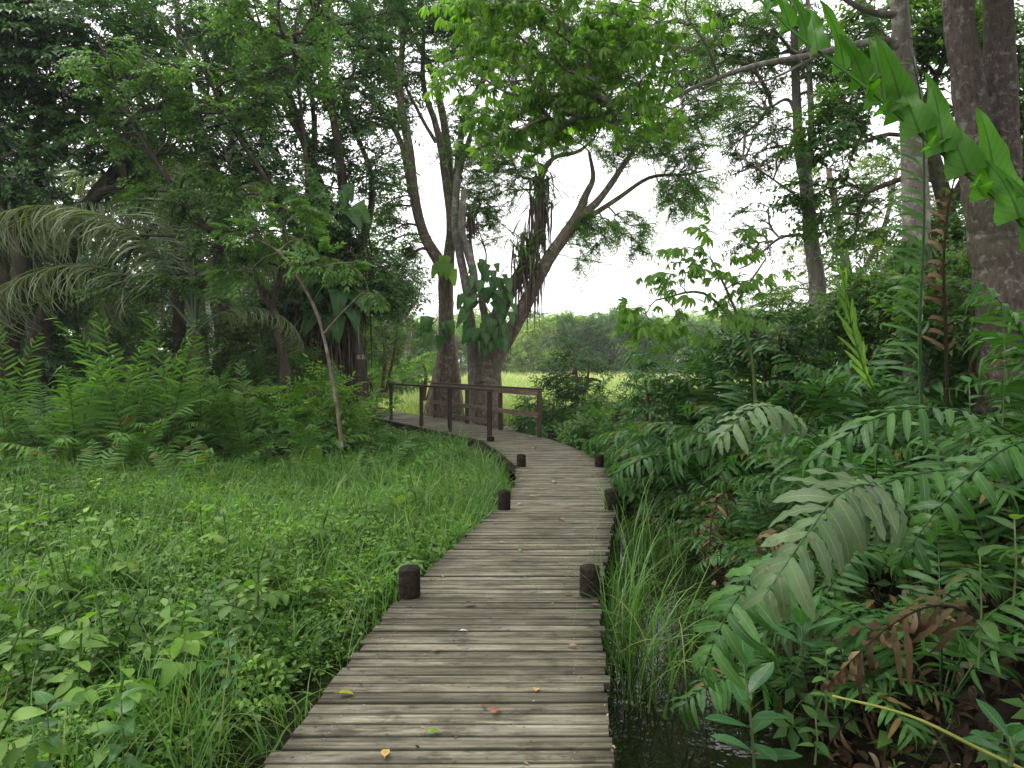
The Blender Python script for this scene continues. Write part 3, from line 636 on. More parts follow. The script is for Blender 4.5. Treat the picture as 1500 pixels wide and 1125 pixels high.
def tuft_template(seed, n=14, w=.012, arch=1.1, seg=5, spread=.12):
    r = np.random.default_rng(seed); a = Acc()
    for b in range(n):
        az = r.uniform(0, 6.28); L = r.uniform(.55, 1.1); e0 = r.uniform(65, 92); e1 = e0 - r.uniform(.3, 1)*arch*90
        t = np.linspace(0, 1, seg+1); e = np.radians(e0 + (e1-e0)*t**1.8)
        x = np.concatenate([[0], np.cumsum(np.cos(e[1:]))])*L/seg; z = np.concatenate([[0], np.cumsum(np.sin(e[1:]))])*L/seg
        o = np.array([r.normal(0, spread), r.normal(0, spread), 0]); c, s = math.cos(az), math.sin(az)
        Pm = np.stack([x*c, x*s, z], 1) + o; W = w*(1-t**2.2)+.0008; sv = np.array([-s, c, 0.])
        V = np.stack([Pm - sv*W[:, None], Pm + sv*W[:, None]], 1).reshape(-1, 3)
        i = np.arange(seg)[:, None]*2; a.add(V, i+[0, 1, 3, 2], None, np.clip(r.normal(.5, .17), 0, 1))
    return a.arrays()
TUFT = [tuft_template(i) for i in range(6)]
TUFTN = [tuft_template(i+10, 8, .0042, 1.25, 8, .09) for i in range(6)]
TUFTF = [tuft_template(i+30, 12, .03, .7, 4, .3) for i in range(4)]
def scatter(acc, TT, X, Y, Z, s, rnd, tilt=.15):
    n = len(X); az = RNG.uniform(0, 2*PI, n); up = unit(np.stack([RNG.normal(0, tilt, n), RNG.normal(0, tilt, n), np.ones(n)], 1))
    f0 = np.stack([np.cos(az), np.sin(az), np.zeros(n)], 1); sd_ = unit(np.cross(f0, up)); f = np.cross(up, sd_)
    R = np.stack([sd_, f, up], -1); w_ = RNG.integers(0, len(TT), n)
    for k in range(len(TT)):
        q = w_ == k
        if q.any(): stamp(acc, TT[k], np.stack([X[q], Y[q], Z[q]], 1), R[q], s[q], rnd[q])
def zone(n, x0, x1, y0, y1, ypow=1.):
    return RNG.uniform(x0, x1, n), y0 + (y1-y0)*RNG.uniform(0, 1, n)**ypow
def in_view(X, Y, m=1.2): return (np.abs(X) < .75*Y*m + 1.2)

def build_ground_cover():
    a = Acc(); near = Acc()
    for N, y0, y1, s0, T, A_ in ((11500, 1.6, 5.5, .255, HERBN, near), (15500, 5.2, 15, .33, HERB, a)):
        X, Y = zone(N, -12, 1, y0, y1, .8); d = deck_dist(X, Y)
        gap = np.interp(Y, [2, 3.4, 4.1, 5, 6, 8, 30], [.95, .78, .62, .34, .12, .04, .0])
        patch = vnoise(X, Y, 1.3, 9)
        q = (d < -gap + .12*patch) & in_view(X, Y) & (patch + RNG.uniform(-.5, 1, N) > -.6); X, Y, d, patch = X[q], Y[q], d[q], patch[q]
        Z = ground_z(X, Y); s = s0*RNG.uniform(.55, 1.15, len(X))*(1+.28*vnoise(X, Y, .8, 4)); s *= np.clip(.62+(-d)*.6, .62, 1)
        scatter(A_, T, X, Y, Z-.03, s, np.clip(.50+.24*vnoise(X, Y, .8, 1)+RNG.normal(0, .15, len(X)), .1, .9), .25)
    X, Y = zone(200, -9, .5, 2.4, 9, 1.1); q = (deck_dist(X, Y) < -.8) & in_view(X, Y) & (vnoise(X, Y, 1.9, 14) > -.2); X, Y = X[q], Y[q]
    scatter(near, HERBN, X, Y, ground_z(X, Y), RNG.uniform(.42, .66, len(X)), np.clip(.42+.14*RNG.normal(size=len(X)), .12, .8), .2)
    near.add(*a.arrays()[:3], rnd=a.arrays()[3], uv=a.arrays()[4])
    tag(near.obj('ground_cover', M['herb']), 'low leafy green herbs carpeting the swamp left of the boardwalk', 'ground cover', kind='stuff')
    # grass through and behind the herbs
    g = Acc(); X, Y = zone(3600, -13, 1, 2.2, 17, .8); d = deck_dist(X, Y); pa = vnoise(X, Y, .7, 3)
    q = (d < -.05) & in_view(X, Y) & (pa + .075*Y + RNG.uniform(-.9, .9, len(X)) > .05); X, Y = X[q], Y[q]
    scatter(g, TUFT, X, Y, ground_z(X, Y)-.03, RNG.uniform(.3, .62, len(X))*(1+.025*Y), np.clip(.55+.12*RNG.normal(size=len(X)), .1, .95))
    X, Y = zone(2600, -9, .5, 2.2, 11, 1.); d = deck_dist(X, Y); q = (d < -.15) & in_view(X, Y) & (vnoise(X, Y, 1.1, 8) > -.35); X, Y = X[q], Y[q]
    scatter(g, TUFTN, X, Y, ground_z(X, Y)-.03, RNG.uniform(.42, .78, len(X)), np.clip(.6+.14*RNG.normal(size=len(X)), .1, .95), .2)
    tag(g.obj('grass', M['grass']), 'arching green grass growing through the herbs left of the boardwalk', 'grass', kind='stuff')
    # reedy grass in the channel right of the deck
    g = Acc(); N = 270; Y = RNG.uniform(4.0, 8.3, N); X = np.interp(Y, [p[1] for p in RIGHT], [p[0] for p in RIGHT]) + .03 + np.abs(RNG.normal(0, .6, N))
    q = (vnoise(X, Y, 2.2, 6) + RNG.uniform(-.5, .5, N) > .1) & (X < 2.3) & (np.abs(X-1.0-.1*(Y-4)) > .1); X, Y = X[q], Y[q]
    scatter(g, TUFTN, X, Y, np.full(len(X), -.62), RNG.uniform(.42, .82, len(X)), np.clip(.5+.14*RNG.normal(size=len(X)), .1, .98), .18)
    X = RNG.normal(.80, .10, 20); Y = RNG.normal(4.75, .35, 20); scatter(g, TUFTN, X, Y, np.full(20, -.55), RNG.uniform(.85, 1.2, 20), np.full(20, .6), .12)
    X = RNG.normal(1.22, .1, 9); Y = RNG.normal(7.1, .3, 9); scatter(g, TUFTN, X, Y, np.full(9, -.5), RNG.uniform(.9, 1.2, 9), np.full(9, .6), .1)
    tag(g.obj('grass', M['grass']), 'thin reedy grass standing in the water right of the boardwalk', 'grass', kind='stuff')
    # bank undergrowth right
    a = Acc(); X, Y = zone(9000, .8, 13, 2.0, 22, .9); d = deck_dist(X, Y); chw = np.interp(Y, [-2, 3, 6, 9, 11, 30], [1.25, 1.15, 1.05, .7, .1, .05])
    q = (d > chw + .2*vnoise(X, Y, 2, 3)) & in_view(X, Y, 1.15); X, Y, d = X[q], Y[q], d[q]
    far = Y > 9; keep = far | (RNG.uniform(0, 1, len(X)) < np.interp(Y, [2, 4.2, 5], [.10, .15, .45])); X, Y, d = X[keep], Y[keep], d[keep]
    scatter(a, HERB, X, Y, ground_z(X, Y)-.03, RNG.uniform(.3, .62, len(X))*(1+.35*(Y > 10)), np.clip(.38+.12*RNG.normal(size=len(X)), .05, .85), .3)
    tag(a.obj('undergrowth', M['midleaf']), 'leafy undergrowth filling the bank right of the boardwalk', 'undergrowth', kind='stuff')
    # undergrowth at the back left, behind the grass
    a = Acc(); X, Y = zone(6500, -24, -1, 13, 26); d = deck_dist(X, Y); q = (d < -.2) & in_view(X, Y, 1.1); X, Y = X[q], Y[q]
    dd = np.abs(deck_dist(X, Y)); scatter(a, HERB, X, Y, ground_z(X, Y)-.03, RNG.uniform(.5, 1.15, len(X))*np.clip(.35+.16*dd, .35, 1), np.clip(.5+.15*RNG.normal(size=len(X)), .05, .9), .3)
    tag(a.obj('undergrowth', M['midleaf']), 'leafy undergrowth below the trees at the back left of the clearing', 'undergrowth', kind='stuff')
    # dead leaves
    a = Acc(); N = 16000; X, Y = zone(N, .7, 6.5, 1.9, 11, 1.3); d = deck_dist(X, Y); q = (d > np.interp(Y, [2, 6, 10], [1.15, 1.0, .6]) + .1*vnoise(X, Y, 3, 1)) & in_view(X, Y, 1.1); X, Y = X[q], Y[q]
    n = len(X); az = RNG.uniform(0, 6.28, n); LD = leaf_strip(ovate(.17), 7, droop=.9, fold=.3, wave=.25)
    D = np.stack([np.cos(az), np.sin(az), RNG.normal(0, .45, n)], 1); P = np.stack([X, Y, ground_z(X, Y)+RNG.uniform(.0, .12, n)], 1)
    stamp(a, LD, P, frames(D, np.array([0, 0, 1.])+RNG.normal(0, .5, (n, 3))), RNG.uniform(.04, .15, n), np.clip(RNG.normal(.33, .3, n), 0, 1))
    for i in range(260):
        p = P[int(RNG.integers(0, n))]; d = unit(np.array([RNG.normal(), RNG.normal(), RNG.normal()*.2])); L = RNG.uniform(.15, .5); tube(a, [p, p+d*L*.5+[0, 0, .02], p+d*L], .004, 4, rnd=.2)
    tag(a.obj('leaf_litter', M['dead']), 'brown curled dead leaves piled on the bank under the ferns', 'leaf litter', kind='stuff')
    # open field
    g = Acc(); Y = 24 + 80*RNG.uniform(0, 1, 15000)**1.5; X = RNG.uniform(-.55, .62, 15000)*Y; q = deck_dist(X, Y)**2 > .3; X, Y = X[q], Y[q]
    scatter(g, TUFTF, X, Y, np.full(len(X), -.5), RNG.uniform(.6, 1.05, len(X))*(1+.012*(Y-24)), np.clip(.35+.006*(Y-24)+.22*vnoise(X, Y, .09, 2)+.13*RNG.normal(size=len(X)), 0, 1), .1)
    tag(g.obj('grass', M['field']), 'tall pale green grass of the sunlit open field beyond the trees', 'grass', kind='stuff')
build_ground_cover()

# ---------------------------------------------------------------- fern plants
def fern_rows():
    # right bank, leathery ferns in rows running away from the camera
    rows = [("at the channel's edge", .35, 4.5, 13.6, .85, .68, 3, 1), ('half way up the bank', 1.25, 4.3, 13.5, .85, .85, 3, 1), ('on the bank shoulder', 2.4, 4.0, 14, 1.0, 1.05, 2, 0),
            ('behind the dark hollow', 3.0, 3.0, 4.4, .45, 1.2, 2, 1), ('high on the bank', 3.6, 4.6, 15, 1.1, 1.15, 1, 0), ('near the big trunks', 5.1, 6.0, 15, 1.3, 1.25, 1, 0)]
    for desc, off, y0, y1, st, s, dead, pale in rows:
        y = y0; k = 0
        while y < y1:
            xr = np.interp(y, [p[1] for p in RIGHT], [p[0] for p in RIGHT]); ch = np.interp(y, [0, 3, 6, 9, 12, 30], [1.2, 1.15, 1.1, .85, .6, .6])
            x = xr + ch + off + random.uniform(-.25, .25)
            fern(f'{ORD[k]} leathery dark green fern from the camera {desc}', x, y + random.uniform(-.2, .2), 'leather', random.choice((8, 9, 10)), s*random.uniform(.85, 1.1), dead, pale=pale*random.choice((0, 1, 1)), group='leathery ferns on the right bank')
            y += st*random.uniform(.85, 1.15); k += 1
    for k, (px, Y, s) in enumerate(((1000, 10.6, 1.25), (1045, 9.6, 1.35), (1100, 8.9, 1.35), (1160, 8.2, 1.3), (1060, 11.5, 1.5), (1130, 11, 1.5))):
        fern(f'{ORD[k]} of the tall dark ferns crowning the bank beside the field', (px-750)/F*Y, Y, 'leather', 10, s, 0, group='tall ferns crowning the bank')
    fern('broad dark fern leaning over the dead leaves of the dark hollow', 2.35, 3.7, 'leather', 9, .85, 3, pale=1)
    fern('dark fern at the lower end of the dark hollow beside the broad-leaved rosette', 1.75, 4.1, 'leather', 8, .7, 2)
    # back left band
    sp = [(45, 640, 11.0, 'lacy', .95), (130, 660, 10.2, 'lacy', 1.05), (215, 640, 11.4, 'lacy', .9), (262, 655, 10.4, 'lacy', .9), (330, 640, 11.5, 'lacy', 1.0), (405, 632, 12, 'lacy', .95), (450, 640, 11.2, 'lacy', .9),
          (505, 650, 11.0, 'lacy', .8), (560, 640, 12, 'lacy', .85), (585, 655, 11.3, 'lacy', .9), (-20, 660, 10.4, 'lacy', 1.0), (380, 600, 14, 'lacy', 1.), (470, 600, 14, 'lacy', 1.1), (540, 605, 14, 'lacy', 1.), (566, 600, 15.2, 'lacy', 1.0), (592, 600, 14.6, 'lacy', .85), (535, 600, 16.5, 'lacy', 1.25)]
    for k, (px, py, Y, key, s) in enumerate(sorted(sp)):
        x = (px-750)/F*Y; fern(f'{ORD[k]} lacy fern from the left along the back of the grass', x, Y, key, 8, s*random.uniform(.65, .95), 1, group='lacy ferns behind the grass')
    sp = [(110, 11.6, 1.4), (165, 12.0, 1.55), (200, 11.5, 1.35), (240, 12.2, 1.45), (60, 12.0, 1.35), (5, 11.6, 1.35), (300, 12.8, 1.2), (360, 12.6, 1.05), (450, 12.4, .95), (500, 14.5, 1.1), (530, 21.5, 1.2), (20, 15.5, 1.5)]
    for k, (px, Y, s) in enumerate(sorted(sp)):
        x = (px-750)/F*Y; fern(f'{ORD[k]} upright feathery fern from the left below the left trees', x, Y, 'narrow', 10, s, 1, group='upright ferns below the left trees')
    for k, (px, Y, s) in enumerate(((850, 17.5, .9), (890, 16, .8), (925, 17, .9), (860, 20, 1.1), (815, 18.5, .9), (960, 19, 1.1))):
        x = (px-750)/F*Y; fern(f'{ORD[k]} feathery fern in the thicket between bridge and open field', x, Y, 'narrow', 9, s, 1, group='ferns beside the bridge thicket')
fern_rows()
FN = lambda **k: dict(dict(brown=.008, miss=.015, npair=14, plen=.3, pw=.11, prof=prof_lea, ang=20, wave=.10, stations=10, pdroop=.6, start=.15, rr=.007), **k)
frond_thing('large pale grey green fern frond arching over the dark bank, spotted with white', [at(1345, 770, 3.0), at(1290, 715, 2.8), at(1235, 722, 2.65), at(1180, 790, 2.5), at(1120, 880, 2.4)], 0, mat=M['fernpale'], **FN(npair=16, plen=.28, pw=.12, start=.1, up=(-.2, -.6, .8), seed=3))
frond_thing('pale fern frond hanging over the bank above the spotted frond', [at(1200, 640, 4.6), at(1150, 600, 4.4), at(1100, 600, 4.2), at(1050, 650, 4.1)], 0, mat=M['fernpale'], **FN(plen=.24, up=(-.3, -.5, .8), seed=4))
frond_thing('fresh green fern frond drooping over the channel next to the broad-leaved plant', [at(1180, 800, 3.2), at(1120, 830, 3.1), at(1070, 900, 3.0), at(1030, 990, 2.95)], 0, mat=M['fern'], **FN(plen=.26, up=(-.6, -.3, .7), seed=5))
frond_thing('blue green fern frond drooping at the right edge of the bank', [at(1580, 650, 2.9), at(1490, 650, 2.85), at(1400, 720, 2.8), at(1310, 840, 2.7)], 0, mat=M['fern'], **FN(plen=.165, pw=.14, pdroop=1.1, up=(-.2, -.5, .8), seed=6))
frond_thing('long bright fern frond spread level above the spotted frond', [at(1500, 640, 3.6), at(1400, 600, 3.5), at(1290, 610, 3.4), at(1180, 680, 3.3)], 0, mat=M['fern'], **FN(plen=.25, pw=.08, ang=38, up=(-.02, -.16, 1), seed=7))
frond_thing('dark green fern frond reaching left under the long bright one', [at(1480, 700, 3.3), at(1380, 690, 3.2), at(1270, 720, 3.1), at(1180, 790, 3.0)], 0, mat=M['fern'], **FN(plen=.23, pw=.09, ang=38, up=(-.02, -.2, 1), seed=8))
frond_thing('tall upright fern frond standing in front of the spiny trunk', [at(1352, 640, 4.2), at(1346, 480, 4.15), at(1350, 330, 4.1), at(1345, 170, 4.0), at(1330, 90, 3.9)], 0, mat=M['fern'], **FN(npair=25, plen=.27, pw=.045, wave=.06, pdroop=1.0, ang=34, start=.16, rr=.014, up=(0.5, -.75, .3), seed=9))
frond_thing('brown withered fern frond hanging upright beside the tall green one', [at(1388, 600, 4.3), at(1384, 480, 4.3), at(1380, 370, 4.3), at(1392, 270, 4.3), at(1420, 220, 4.3)], 0, mat=M['dead'], **FN(npair=15, plen=.22, pw=.07, wave=.3, pdroop=2.0, ang=40, start=.2, rr=.012, up=(0, -.9, .3), seed=10))
frond_thing('withered brown fern frond curling over the dead leaves of the dark hollow', [at(1480, 930, 2.9), at(1390, 890, 2.85), at(1310, 920, 2.8), at(1215, 1010, 2.75)], 0, mat=M['dead'], **FN(npair=15, plen=.30, pw=.045, wave=.55, pdroop=2.0, ang=40, start=.1, up=(-.2, -.6, .8), seed=12))
frond_thing('brown dead fern frond hanging on the bank edge beside the channel', [at(1080, 740, 4.9), at(1065, 720, 4.9), at(1045, 760, 4.8), at(1040, 830, 4.8)], 0, mat=M['dead'], **FN(npair=11, plen=.22, pw=.045, wave=.55, pdroop=1.8, ang=30, start=.1, up=(-.2, -.6, .8), seed=13))
frond_thing('second brown dead fern frond drooping below the leathery ferns at mid bank', [at(1200, 820, 3.9), at(1170, 780, 3.9), at(1130, 800, 3.8), at(1110, 890, 3.8)], 0, mat=M['dead'], **FN(npair=11, plen=.24, pw=.045, wave=.55, pdroop=1.8, ang=30, start=.1, up=(-.2, -.6, .8), seed=14))
def bare_stalk():
    P = catmull([at(1560, 1160, 2.45), at(1455, 1110, 2.5), at(1340, 1055, 2.6), at(1225, 1025, 2.7)], 6); b = P[0]; a = Acc(); tube(a, P-b, np.linspace(.008, .005, len(P)), 8)
    o = a.obj('fern_stalk', plain('yellow_green_stalk', (.16, .19, .03), .5, (.22, .24, .05), 15), smooth=True); o.location = b; tag(o, 'bare yellow-green fern stalk lying across the dead leaves', 'stalk')
bare_stalk()
frond_thing('young upright pale green fern frond unrolling above the bank', [at(1290, 590, 4.6), at(1265, 540, 4.5), at(1245, 470, 4.5), at(1232, 400, 4.4)], 0, mat=M['lightleaf'], **FN(npair=11, plen=.22, pw=.06, pdroop=.2, ang=70, start=.1, rr=.007, up=(0, -.9, .3), seed=11))

def giant_frond():
    """the bright frond overhead at the right: broad ruffled pinnae joined along the rachis, pointing up"""
    R0 = catmull([at(1640, 520, 1.5), at(1500, 335, 1.55), at(1385, 235, 1.65), at(1260, 130, 1.8), at(1160, 55, 1.95), at(1085, -15, 2.1)], 12)
    b = R0[0]; t = thing('fern', 'giant bright green fern frond hanging overhead close to the camera', 'fern', b)
    a = Acc(); tube(a, R0-b, np.linspace(.0075, .003, len(R0)), 7, cap=False, rnd=.9)
    ln = np.concatenate([[0], np.cumsum(np.linalg.norm(np.diff(R0, axis=0), axis=1))]); ln /= ln[-1]
    r = np.random.default_rng(5); pt = lambda q: np.array([np.interp(q, ln, R0[:, k]) for k in range(3)])
    n = 18
    for sg in (1, -1):
        for j in range(n):
            q = .04 + .95*(j+(.0 if sg > 0 else .4))/n; p = pt(q); tg = unit(pt(min(1, q+.03))-pt(q-.03)); taper = 1-.5*q**1.6
            L = (r.uniform(.22, .34) if q > .3 else r.uniform(.12, .22))*taper if sg > 0 else r.uniform(.06, .13)*taper
            if sg < 0 and r.random() < .5: continue
            d = unit((np.array([-.02, .05, 1.])+tg*.28 if sg > 0 else np.array([-.35, -.75, -.55])+tg*.5) + r.normal(0, .09, 3))
            wv = unit(tg - d*np.dot(tg, d)); nn = np.cross(wv, d); half = (r.uniform(.034, .044) if sg > 0 else r.uniform(.018, .028))*taper; m = 16; V, U = [], []; ph = r.uniform(0, 6); cu = r.uniform(-.5, .9); fr = r.uniform(7, 11)
            for k in range(m):
                s = k/(m-1); ww = half*((1-s**1.25)**.85*(1+.30*math.exp(-(s/.18)**2))+.01)*(1+.07*math.sin(s*17+ph)+.04*math.sin(s*31+ph))
                c = p + d*L*s + nn*(.02*math.sin(s*3+ph) + cu*L*.35*s*s) + wv*(.10*L*s*s) + np.array([0, 0, -.15*L*s**3])
                for x_ in (-1, -.5, 0, .5, 1):
                    V.append(c + wv*ww*x_ + nn*(.011*abs(x_)*math.sin(s*fr+ph+x_*2)+.010*x_*x_) - b); U.append((x_, s))
            Q = [[k*5+j2, k*5+j2+1, k*5+j2+6, k*5+j2+5] for k in range(m-1) for j2 in range(4)]
            a.add(V, Q, None, r.uniform(.1, .95), U)
    a.obj('frond', M['fernbright'], t, smooth=True)
giant_frond()

# ---------------------------------------------------------------- broad-leaved plants at the water
def broad_plant(label, base, h, n, L, mat, T=LOB, lean=(0, 0), name='broadleaf_plant', spread=(.2, 1.1), seed=0, cat='plant', stemr=.009):
    r = np.random.default_rng(seed); base = np.asarray(base, float); t = thing(name, label, cat, base)
    top = np.array([lean[0], lean[1], h]); a = Acc(); tube(a, [top*0, top*.5+[.01, 0, 0], top], [stemr, stemr*.8, stemr*.6], 7, rnd=.5); a.obj('stem', M['stem'], t, smooth=True)
    m = None
    for k in range(n):
        q = .25+.75*(k/(max(1, n-1))); p = top*q; az = k*2.4+r.uniform(-.2, .2); el = spread[0] + (spread[1]-spread[0])*q**2
        f = Acc(); d = np.array([[math.cos(az)*math.cos(el), math.sin(az)*math.cos(el), math.sin(el)]])
        stamp(f, T, [p], frames(d, np.array([0, 0, 1.])), np.array([L*r.uniform(.8, 1.1)*(1-.2*(k == n-1))]), np.array([r.uniform(.3, .8)])); f.obj('leaf', mat, t)
    return t
broad_plant('bluish broad-leaved plant with upright stem growing out of the water at the bank', at(1112, 1130, 3.3)+[0, 0, -.12], .62, 13, .23, M['broad'], seed=1, spread=(.1, 1.15), lean=(-.06, 0))
broad_plant('dark rosette of rounded leaves on the bank behind the upright plant', at(1178, 965, 3.7), .18, 9, .22, M['broad'], seed=2, spread=(.2, 1.0))
broad_plant('glossy broad-leaved plant cut off by the lower right corner', at(1490, 1130, 2.3), .10, 8, .17, M['broad'], seed=3, spread=(.1, .9))
for k, (px, py, Y, h, n, L, lab) in enumerate(((1440, 900, 2.7, .45, 9, .12, 'oval-leaved seedling against the dark hollow of the bank'), (1215, 1010, 3.2, .3, 9, .10, 'small oval-leaved seedling above the dead leaves'), (1200, 1090, 2.9, .22, 8, .09, 'small oval-leaved seedling at the foot of the bank'),
        (1490, 830, 2.6, .35, 8, .13, 'oval-leaved seedling at the right edge of the bank'), (1420, 620, 4.2, .5, 12, .16, 'leafy sapling with oval leaves in front of the double trunk'), (1470, 560, 4.6, .6, 12, .17, 'leafy sapling with oval leaves at the foot of the double trunk'),
        (330, 990, 3.7, .42, 9, .13, 'taller leafy herb standing out of the ground cover near the water'), (300, 915, 4.4, .45, 9, .12, 'taller leafy herb with drooping leaves amid the ground cover'), (60, 1110, 2.9, .42, 10, .13, 'leafy herb with heart-shaped leaves in the lower left corner'), (170, 1090, 3.0, .36, 9, .12, 'leafy herb with heart-shaped leaves beside the corner herb'))):
    b = at(px, py, Y); broad_plant(lab, b-[0, 0, h*.5], h, n, L, M['philo'] if k > 3 else M['midleaf'], T=HEART if k > 7 else leaf_strip(ovate(.24), 7, droop=.4, fold=.12), seed=20+k, spread=(-.1, .7), stemr=.005, name='herb' if k > 5 else 'seedling')

# ---------------------------------------------------------------- trees round the bridge
def build_trees():
    global DENS
    # two fused stems left of centre
    tree('tree', 'brown forked tree behind the bridge whose two fused stems part into tall slanting limbs',
         [S_((640, 622, 23.5, 42.1972), (648, 560, 23.5, 28.5852), (655, 500, 23.5, 22.4598), (652, 430, 23.5, 20.418), (650, 395, 23.5, 20.418), (622, 345, 23.5, 14.9732), (606, 280, 23.3, 14.2926), (600, 220, 23, 12.9314), (588, 150, 22.8, 10.209), (592, 60, 22.5, 7.4866), (598, -30, 22, 5.4448)),
          S_((668, 620, 23.6, 27.224), (663, 540, 23.6, 19.0568), (655, 470, 23.6, 17.6956), (656, 400, 23.6, 17.6956), (660, 330, 23.6, 13.612), (652, 250, 23.6, 12.2508), (640, 190, 23.6, 9.5284), (622, 130, 23.4, 7.4866), (622, 50, 23, 5.4448), (618, -30, 22.6, 4.7642)),
          S_((657, 390, 23.7, 13.612), (664, 310, 23.8, 12.2508), (658, 240, 24, 12.9314), (648, 165, 24.2, 10.8896), (630, 100, 24.4, 8.1672), (598, 40, 24.6, 6.1254), (590, -20, 24.8, 4.7642)),
          S_((664, 350, 23.7, 9.5284), (670, 250, 23.4, 9.5284), (678, 190, 23.2, 9.5284), (695, 145, 23, 8.8478), (715, 110, 22.8, 6.806), (735, 40, 22.5, 4.7642)),
          S_((604, 290, 23.2, 8.1672), (590, 215, 23.4, 8.1672), (560, 165, 23.6, 6.1254), (530, 140, 23.8, 4.0836)),
          S_((640, 212, 23.6, 5.4448), (618, 175, 23.3, 4.7642), (590, 120, 23, 3.403))],
         [B(590, 60, 23, 85, 60, 150), B(560, 150, 23.5, 70, 55, 90), B(700, 60, 22.5, 80, 60, 120), B(640, 0, 22, 110, 50, 140), B(690, 200, 23, 45, 55, 40), B(580, 270, 23.5, 35, 55, 45), B(570, 360, 24, 45, 60, 60)],
         M['midleaf'], M['bark'], 'small', .85, cat='tree', flutes=5, sides=14)
    tree('tree', 'slender pale lichen-spotted tree standing between the forked tree and the climber-clad tree',
         [S_((700, 618, 22.5, 30), (695, 540, 22.5, 20), (690, 480, 22.5, 14), (684, 430, 22.5, 13), (674, 375, 22.5, 12), (668, 320, 22.6, 12), (672, 260, 22.8, 10), (690, 200, 23, 7)),
          S_((690, 445, 22.5, 9), (695, 410, 22.3, 12), (686, 370, 22.2, 12), (676, 335, 22, 11), (680, 280, 21.8, 8)), S_((690, 440, 22.5, 7), (693, 390, 22.6, 6), (689, 340, 22.8, 5), (704, 300, 23, 4))],
         [B(700, 310, 22.5, 22, 40, 25)], M['midleaf'], M['barkgrey'], 'small', .7)
    # big leaning tree with climbers
    DENS = 1.55
    tree('tree', 'big dark climber-clad tree leaning towards the open field over the bridge',
         [S_((716, 628, 22, 37.44), (718, 570, 22, 30.24), (724, 530, 22, 24.48), (752, 480, 22, 21.6), (783, 420, 22, 19.44), (806, 375, 22, 18.72), (838, 330, 22, 17.28), (856, 290, 22, 10.8), (868, 262, 21.8, 7.2), (862, 225, 21.6, 4.32)),
          S_((838, 330, 22, 12.96), (880, 290, 21.8, 8.64), (915, 240, 21.6, 7.2), (940, 205, 21.5, 5.76), (965, 150, 21, 4.32), (980, 100, 20.6, 3.6)),
          S_((836, 335, 22, 8.64), (900, 295, 22.3, 6.48), (950, 262, 22.5, 5.04), (1000, 258, 22.7, 3.6), (1040, 250, 23, 2.16)),
          S_((716, 560, 22, 28.8), (720, 490, 22.3, 23.76), (745, 430, 22.4, 19.44), (775, 380, 22.5, 18), (792, 325, 22.5, 14.4), (790, 270, 22.5, 12.24), (810, 235, 22.3, 6.48), (845, 225, 22, 5.04), (870, 205, 21.7, 3.6)),
          S_((704, 600, 22.1, 15.84), (707, 540, 22.1, 14.4), (712, 480, 22.1, 12.96), (705, 430, 22.2, 8.64), (712, 390, 22.3, 5.76))],
         [B(900, 200, 21.5, 90, 40, 95), B(985, 200, 22, 60, 45, 75), B(1000, 275, 22.5, 42, 38, 60), B(930, 110, 21, 110, 50, 120), B(860, 340, 22.3, 40, 28, 32), B(1040, 120, 21.5, 50, 60, 60), B(820, 130, 22, 80, 50, 90), B(920, 330, 22.5, 35, 25, 22), B(845, 385, 22.3, 12, 8, 4), B(930, 365, 22.3, 14, 8, 5), B(725, 250, 23, 50, 55, 50), B(710, 330, 23, 28, 32, 18), B(770, 50, 22, 90, 50, 90), B(755, 205, 22.5, 60, 60, 55), B(980, 40, 21, 90, 45, 70), B(880, 60, 21.5, 70, 50, 60)],
         M['lightleaf'], M['bark'], 'fine', .95, twig=.007, flutes=6, sides=16, extra=1)
    # left grove
    DENS = .6
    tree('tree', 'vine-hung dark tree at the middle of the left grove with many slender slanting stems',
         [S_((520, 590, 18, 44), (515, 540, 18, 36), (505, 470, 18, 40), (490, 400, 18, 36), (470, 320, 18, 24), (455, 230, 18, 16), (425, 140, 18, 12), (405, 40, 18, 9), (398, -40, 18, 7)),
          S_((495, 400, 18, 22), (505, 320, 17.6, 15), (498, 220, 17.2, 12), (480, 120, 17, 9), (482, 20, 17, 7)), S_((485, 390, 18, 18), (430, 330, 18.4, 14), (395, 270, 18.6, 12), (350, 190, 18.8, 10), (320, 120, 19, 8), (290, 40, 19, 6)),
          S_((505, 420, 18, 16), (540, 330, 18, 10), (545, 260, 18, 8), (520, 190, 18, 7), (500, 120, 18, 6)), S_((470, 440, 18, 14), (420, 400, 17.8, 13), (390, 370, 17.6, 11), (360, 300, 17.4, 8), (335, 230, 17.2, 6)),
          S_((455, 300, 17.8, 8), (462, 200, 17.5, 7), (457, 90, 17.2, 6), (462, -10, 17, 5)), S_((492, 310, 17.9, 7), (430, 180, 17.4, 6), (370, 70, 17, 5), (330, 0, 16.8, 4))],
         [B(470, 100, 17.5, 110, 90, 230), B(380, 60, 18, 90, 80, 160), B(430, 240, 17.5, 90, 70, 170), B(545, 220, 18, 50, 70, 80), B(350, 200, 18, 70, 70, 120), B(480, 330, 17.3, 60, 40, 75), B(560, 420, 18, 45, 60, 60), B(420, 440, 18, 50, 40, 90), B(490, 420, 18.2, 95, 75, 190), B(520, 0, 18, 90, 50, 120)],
         M['darkleaf'], M['barkdark'], 'round', .8, group='', flutes=5, sides=14)
